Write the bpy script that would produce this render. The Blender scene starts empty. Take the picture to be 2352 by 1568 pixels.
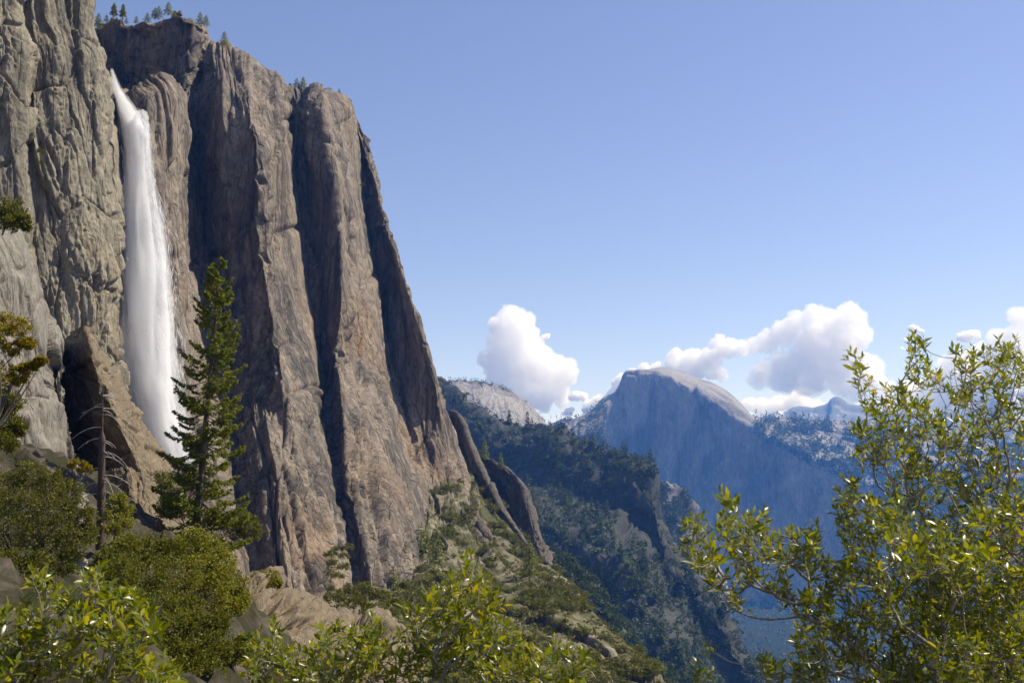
import bpy, math, random
import numpy as np

# ------------------------------------------------------------------ camera, sky, sun, exposure
scene = bpy.context.scene
col = scene.collection
PITCH = math.radians(9.0)
cam_d = bpy.data.cameras.new('camera')
cam_d.lens = 35.0
cam_d.sensor_width = 36.0
cam_d.clip_start = 0.1
cam_d.clip_end = 100000.0
cam_d.dof.use_dof = True
cam_d.dof.focus_distance = 250.0
cam_d.dof.aperture_fstop = 9.0
cam = bpy.data.objects.new('camera', cam_d)
cam.rotation_euler = (math.pi / 2 + PITCH, 0, 0)
col.objects.link(cam)
scene.camera = cam

SUN_AZ = math.radians(68.0)      # from the view direction (+Y) towards +X
SUN_EL = math.radians(52.0)
world = bpy.data.worlds.new('World')
scene.world = world
world.use_nodes = True
wn = world.node_tree
sky = wn.nodes.new('ShaderNodeTexSky')
sky.sky_type = 'NISHITA'
sky.sun_disc = False
sky.sun_elevation = SUN_EL
sky.sun_rotation = SUN_AZ
sky.altitude = 1700
sky.air_density = 1.15
sky.dust_density = 0.2
sky.ozone_density = 3.0
wtint = wn.nodes.new('ShaderNodeMix')          # the camera's white balance of the sky
wtint.data_type = 'RGBA'
wtint.blend_type = 'MULTIPLY'
wtint.inputs[0].default_value = 1.0
wtint.inputs[7].default_value = (1.2, 0.96, 0.98, 1)
wn.links.new(sky.outputs[0], wtint.inputs[6])
wn.links.new(wtint.outputs[2], wn.nodes['Background'].inputs[0])
wn.nodes['Background'].inputs[1].default_value = 0.106
sun_d = bpy.data.lights.new('sun', 'SUN')
sun_d.energy = 5.0
sun_d.angle = math.radians(0.53)
sun_d.color = (1.0, 0.93, 0.82)
sun = bpy.data.objects.new('sun', sun_d)
sun.rotation_euler = (math.pi / 2 - SUN_EL, 0, math.pi - SUN_AZ)
sun.location = (0, 0, 3000)
col.objects.link(sun)

scene.view_settings.view_transform = 'Standard'
scene.view_settings.look = 'None'
scene.view_settings.exposure = 0.5
scene.view_settings.gamma = 1.0
scene.cycles.use_denoising = True
scene.cycles.max_bounces = 72
scene.cycles.diffuse_bounces = 2
scene.cycles.glossy_bounces = 2
scene.cycles.transmission_bounces = 4
scene.cycles.transparent_max_bounces = 12
scene.cycles.volume_bounces = 64
scene.cycles.caustics_reflective = False
scene.cycles.caustics_refractive = False
scene.cycles.sample_clamp_indirect = 6.0

# ------------------------------------------------------------------ helpers
random.seed(7)
RNG = np.random.default_rng(11)
FS = 35.0 / 36.0 * 2352.0
CP, SP = math.cos(PITCH), math.sin(PITCH)


def W(sx, sy, d):
    """world point seen at (sx, sy) of the 2352 x 1568 picture, d metres ahead"""
    sx, sy, d = np.asarray(sx, float), np.asarray(sy, float), np.asarray(d, float)
    xr, yr = (sx - 1176.0) / FS, (784.0 - sy) / FS
    X, Y, Z = xr, CP - SP * yr, SP + CP * yr
    return np.stack([X / Y * d, d + 0 * X, Z / Y * d], -1)


def _h(ix, iy, iz, seed):
    with np.errstate(over='ignore'):
        h = (ix.astype(np.uint32) * np.uint32(374761393) + iy.astype(np.uint32) * np.uint32(668265263)
             + iz.astype(np.uint32) * np.uint32(2147483647 - 61) + np.uint32(seed * 974711 + 17))
        h = (h ^ (h >> np.uint32(13))) * np.uint32(1274126177)
        h = (h ^ (h >> np.uint32(16))) * np.uint32(2246822519)
        h = h ^ (h >> np.uint32(15))
    return h.astype(np.float64) / 4294967295.0


def vn2(x, y, seed=0):
    xi, yi = np.floor(x), np.floor(y)
    fx, fy = x - xi, y - yi
    fx, fy = fx * fx * fx * (fx * (fx * 6 - 15) + 10), fy * fy * fy * (fy * (fy * 6 - 15) + 10)
    xi, yi = xi.astype(np.int64), yi.astype(np.int64)
    z = np.zeros_like(xi)
    a, b = _h(xi, yi, z, seed), _h(xi + 1, yi, z, seed)
    c, d = _h(xi, yi + 1, z, seed), _h(xi + 1, yi + 1, z, seed)
    return (a + (b - a) * fx) * (1 - fy) + (c + (d - c) * fx) * fy


def fbm2(x, y, seed=0, octv=4, gain=0.5):
    s, a, t = 0, 1.0, 0
    for o in range(octv):
        s = s + a * (vn2(x * 2.03 ** o + 13.7 * o, y * 2.03 ** o - 7.1 * o, seed + o) * 2 - 1)
        t += a
        a *= gain
    return s / t


def ridge2(x, y, seed=0, octv=3):
    s, a, t = 0, 1.0, 0
    for o in range(octv):
        n = vn2(x * 2.1 ** o, y * 2.1 ** o, seed + 31 + o) * 2 - 1
        s = s + a * (1 - np.abs(n))
        t += a
        a *= 0.5
    return s / t


def cells2(x, y, seed=0, tilt=0.0):
    """random height of the nearest jittered cell (a tilted facet if tilt) and distance to its border"""
    xi, yi = np.floor(x).astype(np.int64), np.floor(y).astype(np.int64)
    b1 = np.full(x.shape, 9.0)
    b2 = np.full(x.shape, 9.0)
    val = np.zeros(x.shape)
    z = np.zeros_like(xi)
    for dx in (-1, 0, 1):
        for dy in (-1, 0, 1):
            cx, cy = xi + dx, yi + dy
            ox = x - (cx + _h(cx, cy, z, seed + 5))
            oy = y - (cy + _h(cx, cy, z, seed + 6))
            dd = ox ** 2 + oy ** 2
            v = _h(cx, cy, z, seed + 7)
            if tilt:
                v = v + tilt * ((_h(cx, cy, z, seed + 8) - 0.5) * ox + (_h(cx, cy, z, seed + 9) - 0.5) * oy)
            near = dd < b1
            b2 = np.where(near, b1, np.minimum(b2, dd))
            val = np.where(near, v, val)
            b1 = np.where(near, dd, b1)
    return val, np.sqrt(b2) - np.sqrt(b1)


def mesh_np(name, V, Fa, mats, smooth=True, mat_idx=None):
    V = np.ascontiguousarray(V, dtype=np.float32).reshape(-1, 3)
    Fa = np.ascontiguousarray(Fa, dtype=np.int32)
    k = Fa.shape[1]
    me = bpy.data.meshes.new(name)
    me.vertices.add(len(V))
    me.vertices.foreach_set('co', V.ravel())
    me.loops.add(Fa.size)
    me.loops.foreach_set('vertex_index', Fa.ravel())
    me.polygons.add(len(Fa))
    me.polygons.foreach_set('loop_start', np.arange(0, Fa.size, k, dtype=np.int32))
    me.polygons.foreach_set('loop_total', np.full(len(Fa), k, dtype=np.int32))
    if smooth:
        me.polygons.foreach_set('use_smooth', np.ones(len(Fa), dtype=bool))
    if not isinstance(mats, (list, tuple)):
        mats = [mats]
    for m in mats:
        me.materials.append(m)
    if mat_idx is not None:
        me.polygons.foreach_set('material_index', np.ascontiguousarray(mat_idx, dtype=np.int32))
    me.update(calc_edges=True)
    return me


def link(name, me, parent=None, loc=None, label=None, cat=None, group=None, kind=None):
    o = bpy.data.objects.new(name, me)
    col.objects.link(o)
    if parent is not None:
        o.parent = parent
    if loc is not None:
        o.location = loc
    if label:
        o['label'] = label
    if cat:
        o['category'] = cat
    if group:
        o['group'] = group
    if kind:
        o['kind'] = kind
    return o


def grid_faces(nu, nv):
    i = np.arange(nu * nv).reshape(nu, nv)
    return np.stack([i[:-1, :-1], i[1:, :-1], i[1:, 1:], i[:-1, 1:]], -1).reshape(-1, 4)


def normals(P):
    du = np.gradient(P, axis=0)
    dv = np.gradient(P, axis=1)
    n = np.cross(du, dv)
    return n / (np.linalg.norm(n, axis=-1, keepdims=True) + 1e-9)


def catmull(C, t):
    """C (M,3), t in [0, M-1]"""
    M = len(C)
    i = np.clip(np.floor(t).astype(int), 0, M - 2)
    f = (t - i)[:, None]
    p0, p1, p2, p3 = C[np.clip(i - 1, 0, M - 1)], C[i], C[i + 1], C[np.clip(i + 2, 0, M - 1)]
    tn = 0.35
    m1, m2 = (p2 - p0) * tn, (p3 - p1) * tn
    return ((2 * f ** 3 - 3 * f ** 2 + 1) * p1 + (f ** 3 - 2 * f ** 2 + f) * m1
            + (-2 * f ** 3 + 3 * f ** 2) * p2 + (f ** 3 - f ** 2) * m2)


def loft(cols, step, warp=0.0, seed=0, smooth_u=0, extra_cols=()):
    """cols: K columns of M (sx, sy, d) control points, top to bottom.  Returns the grid of world points
    and the metric coordinates (across, along) of its vertices."""
    A = np.array([[tuple(p) for p in c] for c in cols], float)      # K, M, 3
    Wp = W(A[..., 0], A[..., 1], A[..., 2])
    for k, pts in extra_cols:
        pass
    K, M = A.shape[:2]
    segu = [max(3, int(np.max(np.hypot(*(A[k + 1, :, :2] - A[k, :, :2]).T)) / step)) for k in range(K - 1)]
    segv = [max(3, int(np.mean(np.hypot(*(A[:, m + 1, :2] - A[:, m, :2]).T)) / step)) for m in range(M - 1)]
    tu = np.concatenate([k + np.arange(n) / n for k, n in enumerate(segu)] + [[K - 1.0]])
    tv = np.concatenate([m + np.arange(n) / n for m, n in enumerate(segv)] + [[M - 1.0]])
    colsv = np.stack([catmull(Wp[k], tv) for k in range(K)])         # K, nv, 3
    U = np.repeat(tu[:, None], len(tv), 1)
    Vv = np.repeat(tv[None, :], len(tu), 0)
    if warp:
        w = fbm2(U * 0.7 + 3, Vv * 2.3, seed + 91, 4) * warp
        w *= np.minimum(1, np.minimum(U, K - 1 - U) * 2)
        U = np.clip(U + w, 0, K - 1)
    i = np.clip(np.floor(U).astype(int), 0, K - 2)
    f = (U - i)[..., None]
    jv = np.repeat(np.arange(len(tv))[None, :], len(tu), 0)
    P = colsv[i, jv] * (1 - f) + colsv[i + 1, jv] * f
    for _ in range(smooth_u):
        P[1:-1] = (P[:-2] + 2 * P[1:-1] + P[2:]) / 4
    # coordinates for the relief: metres as they appear from the valley, so that joints keep their width on receding walls
    zc = P[..., 1] * CP + P[..., 2] * SP
    S_ = np.stack([P[..., 0] / zc, (P[..., 2] * CP - P[..., 1] * SP) / zc], -1) * np.median(P[..., 1])
    a = np.concatenate([[0], np.cumsum(np.mean(np.linalg.norm(np.diff(S_, axis=0), axis=2), axis=1))])
    hgt = np.concatenate([[0], np.cumsum(np.mean(np.linalg.norm(np.diff(S_, axis=1), axis=2), axis=0))])
    Aa = np.repeat(a[:, None], len(tv), 1)
    Hh = np.repeat(hgt[None, :], len(tu), 0)
    return P, Aa, Hh, U, Vv


def rock_disp(a, h, s, seed, shear=0.0, aspect=5.0, plate=1.0, rib=1.0, fine=1.0, crack=1.0, line=1.0, big=1.0, slab=0.0):
    """relief of a granite wall in metres for a wall whose small features are about s metres"""
    a2 = a + shear * h + fbm2(a / (40 * s), h / (140 * s), seed + 3, 2) * 2.5 * s
    r = (ridge2(a2 / (16 * s), h / (16 * s * aspect * 2.2), seed, 2) - 0.6) * 5.0 * s * rib
    r += (ridge2(a2 / (5.5 * s), h / (5.5 * s * aspect * 2.2), seed + 9, 2) - 0.6) * 2.0 * s * rib
    if slab:
        for k, (w, q, amp) in enumerate(((26.0, 5, 9.0), (9.0, 4, 3.2))):
            n = vn2(a2 / (w * s), h / (w * s * aspect * 1.6) + 0.02 * a2 / s, seed + 90 + k) * q
            n = np.floor(n) + np.clip((n - np.floor(n)) * 5, 0, 1)
            r += (n / q - 0.5) * amp * s * slab
    mod = np.clip(fbm2(a / (22 * s), h / (45 * s), seed + 80, 3) * 2.2 + 0.55, 0.12, 1.25)
    v, e = cells2(a2 / (24 * s), h / (24 * s * aspect * 0.55) + a2 / (70 * s), seed + 20, 1.8)
    r += (v - 0.5) * 4.5 * s * plate * big
    r -= np.exp(-(e / 0.035) ** 2) * 1.6 * s * crack
    v, e = cells2(a2 / (9 * s), h / (9 * s * aspect * 0.7) + a2 / (26 * s), seed + 21, 1.8)
    r += (v - 0.5) * 2.4 * s * plate * mod
    r -= np.exp(-(e / 0.07) ** 2) * 1.1 * s * crack * mod
    v, e = cells2(a2 / (3.6 * s) + 0.2 * h / s / 9, h / (3.6 * s * aspect * 0.8) + a2 / (14 * s), seed + 22, 1.5)
    r += (v - 0.5) * 1.0 * s * plate * mod
    r -= np.exp(-(e / 0.12) ** 2) * 0.5 * s * crack * mod
    for k, (w, dp) in enumerate(((13.0, 2.6), (6.0, 1.4))):
        n = vn2(a2 / (w * s) + 0.12 * fbm2(a2 / (4 * s), h / (9 * s), seed + 60 + k, 3), h / (w * s * aspect * 3.5), seed + 50 + k) * 2 - 1
        gate = np.clip(fbm2(a / (25 * s), h / (40 * s), seed + 70 + k, 2) * 4 + 0.5, 0, 1)
        r -= np.exp(-(n / 0.06) ** 2) * dp * s * line * gate
    r += fbm2(a2 / (1.3 * s), h / (1.3 * s * max(1.0, aspect * 0.5)), seed + 40, 3) * 0.35 * s * fine
    return r


def displaced(P, amt, edge_u=True):
    S = P.copy()
    for _ in range(8):
        S[1:-1] = (S[:-2] + 2 * S[1:-1] + S[2:]) / 4
        S[:, 1:-1] = (S[:, :-2] + 2 * S[:, 1:-1] + S[:, 2:]) / 4
    return P + normals(S) * amt[..., None]


def facing(P):
    """sign so that the normals look back to the camera side"""
    n = normals(P)
    return 1.0 if np.mean(np.sum(n * -P, -1)) > 0 else -1.0


# ------------------------------------------------------------------ materials
def mat_new(name):
    m = bpy.data.materials.new(name)
    m.use_nodes = True
    nt = m.node_tree
    b = nt.nodes['Principled BSDF']
    return m, nt, b


def node(nt, kind, **kw):
    n = nt.nodes.new(kind)
    for k, v in kw.items():
        if k in n.inputs:
            n.inputs[k].default_value = v
        else:
            setattr(n, k, v)
    return n


def ramp(nt, src, stops):
    r = nt.nodes.new('ShaderNodeValToRGB')
    el = r.color_ramp.elements
    while len(el) < len(stops):
        el.new(0.5)
    for e, (p, c) in zip(el, stops):
        e.position = p
        e.color = (c[0], c[1], c[2], 1) if hasattr(c, '__len__') else (c, c, c, 1)
    nt.links.new(src, r.inputs[0])
    return r.outputs[0]


def mixc(nt, fac, a, b, mode='MIX'):
    m = nt.nodes.new('ShaderNodeMix')
    m.data_type = 'RGBA'
    m.blend_type = mode
    for sock, v in ((m.inputs[0], fac), (m.inputs[6], a), (m.inputs[7], b)):
        if hasattr(v, 'is_linked') or hasattr(v, 'links'):
            nt.links.new(v, sock)
        elif hasattr(v, '__len__'):
            sock.default_value = (v[0], v[1], v[2], 1)
        else:
            sock.default_value = v
    return m.outputs[2]


def coords(nt, scale, rot=(0, 0, 0)):
    tc = nt.nodes.new('ShaderNodeTexCoord')
    mp = nt.nodes.new('ShaderNodeMapping')
    mp.inputs['Scale'].default_value = scale
    mp.inputs['Rotation'].default_value = rot
    nt.links.new(tc.outputs['Object'], mp.inputs[0])
    return mp.outputs[0]


def noise(nt, vec, scale, detail=5, rough=0.6, dist=0.0):
    n = nt.nodes.new('ShaderNodeTexNoise')
    n.inputs['Scale'].default_value = scale
    n.inputs['Detail'].default_value = detail
    n.inputs['Roughness'].default_value = rough
    n.inputs['Distortion'].default_value = dist
    nt.links.new(vec, n.inputs['Vector'])
    return n.outputs['Fac']


def granite(name, base, pale, warm, dark, s, streak=0.5, warm_amt=0.4, bump=0.6, tilt=0.0, joints=0.75, patches=0.0):
    """s = metres of the fine grain"""
    m, nt, b = mat_new(name)
    iso = coords(nt, (1, 1, 1))
    stv = coords(nt, (1, 1, 0.045), (0, tilt, 0))
    big = noise(nt, iso, 0.012 / s, 4, 0.55, 0.6)
    med = noise(nt, iso, 0.11 / s, 6, 0.68, 0.4)
    st1 = noise(nt, stv, 0.22 / s, 5, 0.65)
    st2 = noise(nt, stv, 0.05 / s, 4, 0.6, 0.5)
    st3 = noise(nt, stv, 0.9 / s, 3, 0.6)
    c = mixc(nt, ramp(nt, med, [(0.36, 0), (0.66, 1)]), base, pale)
    c = mixc(nt, mixc(nt, 1.0, ramp(nt, big, [(0.5, 0), (0.68, warm_amt)]), ramp(nt, st2, [(0.35, 0), (0.6, 1)]), 'MULTIPLY'), c, warm)
    c = mixc(nt, mixc(nt, 1.0, ramp(nt, st2, [(0.44, 0), (0.57, streak)]), ramp(nt, st1, [(0.36, 0.1), (0.56, 1)]), 'MULTIPLY'), c, dark)
    c = mixc(nt, ramp(nt, st3, [(0.53, 0), (0.66, streak * 0.6)]), c, dark)
    c = mixc(nt, ramp(nt, st1, [(0.56, 0), (0.68, 0.45)]), c, pale)
    if patches:
        c = mixc(nt, ramp(nt, noise(nt, coords(nt, (1, 1, 0.6)), 0.026 / s, 3, 0.5, 1.0), [(0.44, 0), (0.56, patches)]), c, (pale[0] * 1.35, pale[1] * 1.35, pale[2] * 1.35))
    c = mixc(nt, 1.0, c, ramp(nt, noise(nt, coords(nt, (1, 1, 0.35)), 0.75 / s, 6, 0.75), [(0.36, 0.55), (0.5, 0.95), (0.66, 1.18)]), 'MULTIPLY')
    crk = nt.nodes.new('ShaderNodeTexVoronoi')
    crk.feature = 'DISTANCE_TO_EDGE'
    crk.inputs['Scale'].default_value = 0.16 / s
    nt.links.new(coords(nt, (1, 1, 0.06), (0, tilt, 0)), crk.inputs['Vector'])
    cr = ramp(nt, crk.outputs['Distance'], [(0.0, 0), (0.06, 1)])
    c = mixc(nt, 1.0, c, ramp(nt, crk.outputs['Distance'], [(0.0, joints), (0.05, 1)]), 'MULTIPLY')
    nt.links.new(c, b.inputs['Base Color'])
    b.inputs['Roughness'].default_value = 0.88
    b.inputs['Specular IOR Level'].default_value = 0.2
    fine = noise(nt, iso, 0.55 / s, 8, 0.72)
    bp = nt.nodes.new('ShaderNodeBump')
    bp.inputs['Strength'].default_value = bump
    bp.inputs['Distance'].default_value = 1.4 * s
    nt.links.new(mixc(nt, 0.8, fine, cr, 'MULTIPLY'), bp.inputs['Height'])
    nt.links.new(bp.outputs[0], b.inputs['Normal'])
    return m


def leaf_mat(name, stops, rough=0.45, trans=0.35, tcol=None, spec=0.5):
    m, nt, b = mat_new(name)
    geo = nt.nodes.new('ShaderNodeNewGeometry')
    oi = nt.nodes.new('ShaderNodeObjectInfo')
    add = nt.nodes.new('ShaderNodeMath')
    add.operation = 'ADD'
    nt.links.new(geo.outputs['Random Per Island'], add.inputs[0])
    nt.links.new(oi.outputs['Random'], add.inputs[1])
    fr = nt.nodes.new('ShaderNodeMath')
    fr.operation = 'FRACT'
    nt.links.new(add.outputs[0], fr.inputs[0])
    c = ramp(nt, fr.outputs[0], stops)
    nt.links.new(c, b.inputs['Base Color'])
    b.inputs['Roughness'].default_value = rough
    b.inputs['Specular IOR Level'].default_value = spec
    tr = nt.nodes.new('ShaderNodeBsdfTranslucent')
    if tcol:
        nt.links.new(mixc(nt, 1.0, c, tcol, 'MULTIPLY'), tr.inputs[0])
    else:
        nt.links.new(c, tr.inputs[0])
    mx = nt.nodes.new('ShaderNodeMixShader')
    mx.inputs[0].default_value = trans
    nt.links.new(b.outputs[0], mx.inputs[1])
    nt.links.new(tr.outputs[0], mx.inputs[2])
    nt.links.new(mx.outputs[0], nt.nodes['Material Output'].inputs[0])
    return m


def bark_mat(name, a, bcol, s=0.2):
    m, nt, b = mat_new(name)
    v = coords(nt, (1, 1, 0.25))
    c = ramp(nt, noise(nt, v, 3 / s, 6, 0.7), [(0.35, a), (0.65, bcol)])
    nt.links.new(c, b.inputs['Base Color'])
    b.inputs['Roughness'].default_value = 0.85
    bp = nt.nodes.new('ShaderNodeBump')
    bp.inputs['Strength'].default_value = 0.6
    bp.inputs['Distance'].default_value = 0.05 * s
    nt.links.new(noise(nt, v, 8 / s, 5), bp.inputs['Height'])
    nt.links.new(bp.outputs[0], b.inputs['Normal'])
    return m


M_LEFT = granite('granite_left_wall', (0.206, 0.181, 0.127), (0.335, 0.298, 0.216), (0.310, 0.196, 0.072), (0.052, 0.048, 0.040), 0.9, 0.6, 0.5, 0.7)
M_MAIN = granite('granite_main_wall', (0.163, 0.131, 0.097), (0.300, 0.248, 0.185), (0.308, 0.175, 0.068), (0.034, 0.032, 0.030), 1.5, 0.88, 0.8, 0.7, 0.06, 0.6)
M_FIN = granite('granite_brown_shaded_fin', (0.085, 0.070, 0.052), (0.165, 0.14, 0.108), (0.15, 0.10, 0.055), (0.035, 0.032, 0.03), 1.4, 0.6, 0.4, 0.7, 0.06, 0.6)  # brown rock, with the fins' shade put into its darker colours
M_NEAR = granite('granite_near_slab', (0.180, 0.161, 0.131), (0.292, 0.269, 0.223), (0.276, 0.214, 0.145), (0.092, 0.085, 0.076), 0.28, 0.35, 0.3, 0.7)
M_BOULD = granite('granite_brown_boulder', (0.149, 0.115, 0.072), (0.245, 0.194, 0.125), (0.223, 0.152, 0.081), (0.052, 0.042, 0.031), 0.28, 0.4, 0.4, 0.7)
M_DOME = granite('granite_dome', (0.145, 0.135, 0.125), (0.255, 0.240, 0.220), (0.22, 0.19, 0.15), (0.055, 0.053, 0.053), 11.0, 0.95, 0.3, 0.6, 0.0, 0.92, 0.6)
M_FAR = granite('granite_far_peak', (0.150, 0.158, 0.167), (0.250, 0.258, 0.267), (0.183, 0.167, 0.150), (0.083, 0.092, 0.100), 30.0, 0.2, 0.2, 0.5)


def ground_mat(name, soil, pale, green, s, green_amt=0.5):
    m, nt, b = mat_new(name)
    iso = coords(nt, (1, 1, 1))
    c = mixc(nt, ramp(nt, noise(nt, iso, 0.12 / s, 6, 0.7), [(0.38, 0), (0.62, 1)]), soil, pale)
    c = mixc(nt, ramp(nt, noise(nt, iso, 0.05 / s, 5, 0.65, 0.5), [(0.5 - green_amt * 0.25, 0), (0.68 - green_amt * 0.25, 1)]), c, green)
    nt.links.new(c, b.inputs['Base Color'])
    b.inputs['Roughness'].default_value = 0.95
    b.inputs['Specular IOR Level'].default_value = 0.1
    bp = nt.nodes.new('ShaderNodeBump')
    bp.inputs['Strength'].default_value = 0.7
    bp.inputs['Distance'].default_value = 1.5 * s
    nt.links.new(noise(nt, iso, 0.6 / s, 8, 0.75), bp.inputs['Height'])
    nt.links.new(bp.outputs[0], b.inputs['Normal'])
    return m


M_TALUS = ground_mat('talus_ground', (0.17, 0.14, 0.10), (0.34, 0.295, 0.22), (0.080, 0.078, 0.030), 1.2, 0.54)
M_HILL = ground_mat('hill_ground', (0.055, 0.045, 0.032), (0.12, 0.10, 0.08), (0.035, 0.034, 0.016), 0.3, 0.5)
M_RIDGE = ground_mat('ridge_ground', (0.12, 0.11, 0.09), (0.22, 0.20, 0.17), (0.035, 0.045, 0.022), 5.0, 0.6)
M_VALLEY = ground_mat('valley_ground', (0.025, 0.032, 0.02), (0.04, 0.045, 0.03), (0.018, 0.026, 0.015), 12.0, 0.7)

# ------------------------------------------------------------------ large structure: the cliffs
def c3(x, y, d):                      # a point of the enlarged cliff view, brought to picture coordinates
    return (172.3 + x * 0.8789, y * 0.8789, d)


# main wall: columns from the corner behind the fall to the right-hand silhouette, then round the back
main_cols = [
    # behind the fall (left end, hidden)
    [(255, 250, 700), (262, 262, 560), (285, 400, 540), (300, 600, 525), (320, 800, 510), (345, 1000, 490), (375, 1180, 440), (400, 1420, 400)],
    [(330, 215, 700), (335, 225, 560), (345, 400, 540), (375, 600, 525), (392, 800, 510), (400, 1000, 490), (425, 1180, 440), (455, 1420, 400)],
    [(385, 190, 720), (385, 202, 575), (395, 400, 560), (415, 600, 545), (425, 800, 530), (440, 1000, 505), (470, 1180, 455), (510, 1420, 415)],
    # right edge of the slab
    [(420, 212, 720), (424, 224, 610), (426, 380, 605), (430, 560, 600), (452, 700, 585), (468, 880, 560), (500, 1100, 500), (560, 1420, 440)],
    # gully
    [(428, 200, 740), (432, 235, 700), (434, 380, 690), (450, 560, 680), (480, 700, 660), (505, 880, 630), (540, 1100, 550), (600, 1420, 470)],
    # sunless big face: left and middle
    [(452, 75, 820), (450, 215, 725), (452, 380, 705), (470, 560, 690), (498, 700, 668), (520, 880, 630), (565, 1100, 545), (625, 1420, 470)],
    [(486, 96, 800), (500, 190, 700), (512, 360, 668), (530, 560, 655), (545, 720, 640), (565, 880, 610), (600, 1100, 530), (650, 1430, 465)],
    [(530, 100, 790), (545, 190, 690), (568, 340, 656), (580, 540, 646), (590, 700, 630), (612, 880, 602), (645, 1100, 530), (690, 1430, 468)],
    # lit rib: left edge, middle, right edge
    [(565, 118, 790), (575, 200, 700), (596, 330, 646), (606, 520, 632), (618, 680, 616), (648, 860, 592), (690, 1080, 545), (735, 1430, 480)],
    [(605, 153, 800), (615, 220, 740), (632, 340, 700), (635, 520, 688), (645, 690, 670), (675, 870, 640), (722, 1090, 570), (775, 1430, 500)],
    [(641, 180, 820), (652, 230, 770), (664, 350, 745), (668, 520, 730), (685, 700, 710), (712, 870, 680), (738, 1090, 600), (800, 1430, 520)],
    # gully
    [(656, 200, 900), (664, 240, 850), (676, 350, 825), (690, 520, 810), (708, 700, 785), (738, 890, 750), (758, 1090, 650), (815, 1430, 540)],
    # second sunless face
    [(680, 203, 900), (690, 240, 845), (702, 350, 820), (716, 520, 802), (738, 700, 778), (755, 890, 735), (775, 1090, 640), (835, 1430, 540)],
    [(730, 200, 890), (735, 240, 815), (756, 370, 780), (778, 520, 765), (786, 680, 748), (776, 830, 706), (800, 1090, 620), (870, 1440, 535)],
    # broad lit face
    [(760, 207, 910), (768, 245, 850), (785, 370, 825), (800, 520, 812), (815, 680, 795), (830, 850, 760), (860, 1090, 650), (905, 1440, 545)],
    [(783, 217, 940), (792, 260, 900), (808, 380, 880), (822, 520, 868), (840, 690, 850), (862, 860, 820), (908, 1090, 700), (930, 1430, 570)],
    [(795, 225, 980), (804, 280, 950), (822, 400, 935), (838, 540, 925), (858, 700, 910), (884, 880, 880), (945, 1110, 760), (960, 1400, 600)],
    # third sunless face up to the skyline edge
    [(801, 240, 1000), (814, 300, 965), (830, 420, 950), (846, 540, 938), (872, 700, 925), (908, 880, 905), (975, 1110, 830), (1010, 1380, 680)],
    [(808, 250, 990), (824, 300, 948), (848, 420, 930), (872, 540, 914), (915, 700, 902), (962, 880, 888), (1005, 1080, 860), (1060, 1350, 720)],
    [(818, 268, 985), (832, 315, 938), (863, 425, 915), (893, 540, 896), (947, 700, 880), (1000, 880, 872), (1040, 1060, 900), (1100, 1330, 750)],
    # skyline edge
    [(822, 275, 1000), (836, 322, 960), (868, 430, 935), (900, 545, 915), (960, 705, 898), (1012, 880, 890), (1052, 1040, 930), (1130, 1310, 780)],
    # round the back
    [(800, 280, 1250), (812, 340, 1250), (840, 440, 1250), (870, 560, 1250), (925, 720, 1250), (975, 890, 1250), (1015, 1060, 1200), (1080, 1330, 1100)],
    [(700, 300, 1600), (712, 360, 1600), (740, 460, 1600), (770, 580, 1600), (825, 740, 1600), (875, 910, 1600), (915, 1080, 1600), (980, 1330, 1600)],
]


def build_main():
    P, a, h, U, V = loft(main_cols, 2.5, warp=0.12, seed=3, smooth_u=1)
    s = facing(P)
    edge = np.clip(V / 0.25, 0.25, 1)
    d = rock_disp(a, h, 1.0, 101, shear=0.05, aspect=8.0, plate=1.4, rib=1.0, crack=1.9, line=2.0, fine=2.0, big=0.4, slab=1.15)
    # bold flutes that die out towards the summit
    d += (ridge2(a / 34.0 + fbm2(a / 90, h / 200, 8, 2), h / 520.0, 77, 2) - 0.6) * 5.0
    d += fbm2(a / 60, h / 160, 19, 3) * 3
    edge = edge * (1 - 0.85 * np.clip(U - 17.8, 0, 1) * np.clip(1.7 - V, 0, 1)) * (1 + 0.5 * np.clip(U - 18, 0, 1) * np.clip(V - 2, 0, 1))
    P = displaced(P, s * d * edge)
    nu, nv = P.shape[:2]
    return link('cliff', mesh_np('cliff', P, grid_faces(nu, nv), M_MAIN, False), kind='structure')


build_main()

# shaded upper wall above the lip of the fall
upper_cols = []
for sx, top in [(150, 60), (185, 62), (225, 58), (250, 50), (300, 52), (345, 50), (370, 40), (392, 31), (415, 29), (440, 42), (462, 54), (478, 60), (483, 84), (500, 98), (520, 99), (545, 110)]:
    k = -(min(sx, 430) - 225) * 0.30 + max(0, sx - 430) * 1.5
    upper_cols.append([(sx, top + 30, 900), (sx, top, 775 + k), (sx + 2, top + 30, 766 + k), (sx + 3, 160, 766 + k), (sx + 3, 235, 775 + k), (sx + 3, 300, 850 + k)])


def build_upper():
    P, a, h, U, V = loft(upper_cols, 2.2, warp=0.2, seed=5)
    s = facing(P)
    d = rock_disp(a, h, 0.9, 303, aspect=3.0, plate=2.4, rib=2.0, crack=2.2, fine=2.0)
    d += fbm2(a / 25, h / 40, 66, 3) * 4
    P = displaced(P, s * d * np.clip((V - 0.6) / 0.7, 0.15, 1))
    nu, nv = P.shape[:2]
    return link('cliff', mesh_np('cliff_upper', P, grid_faces(nu, nv), M_MAIN, False), kind='structure')


build_upper()

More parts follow.
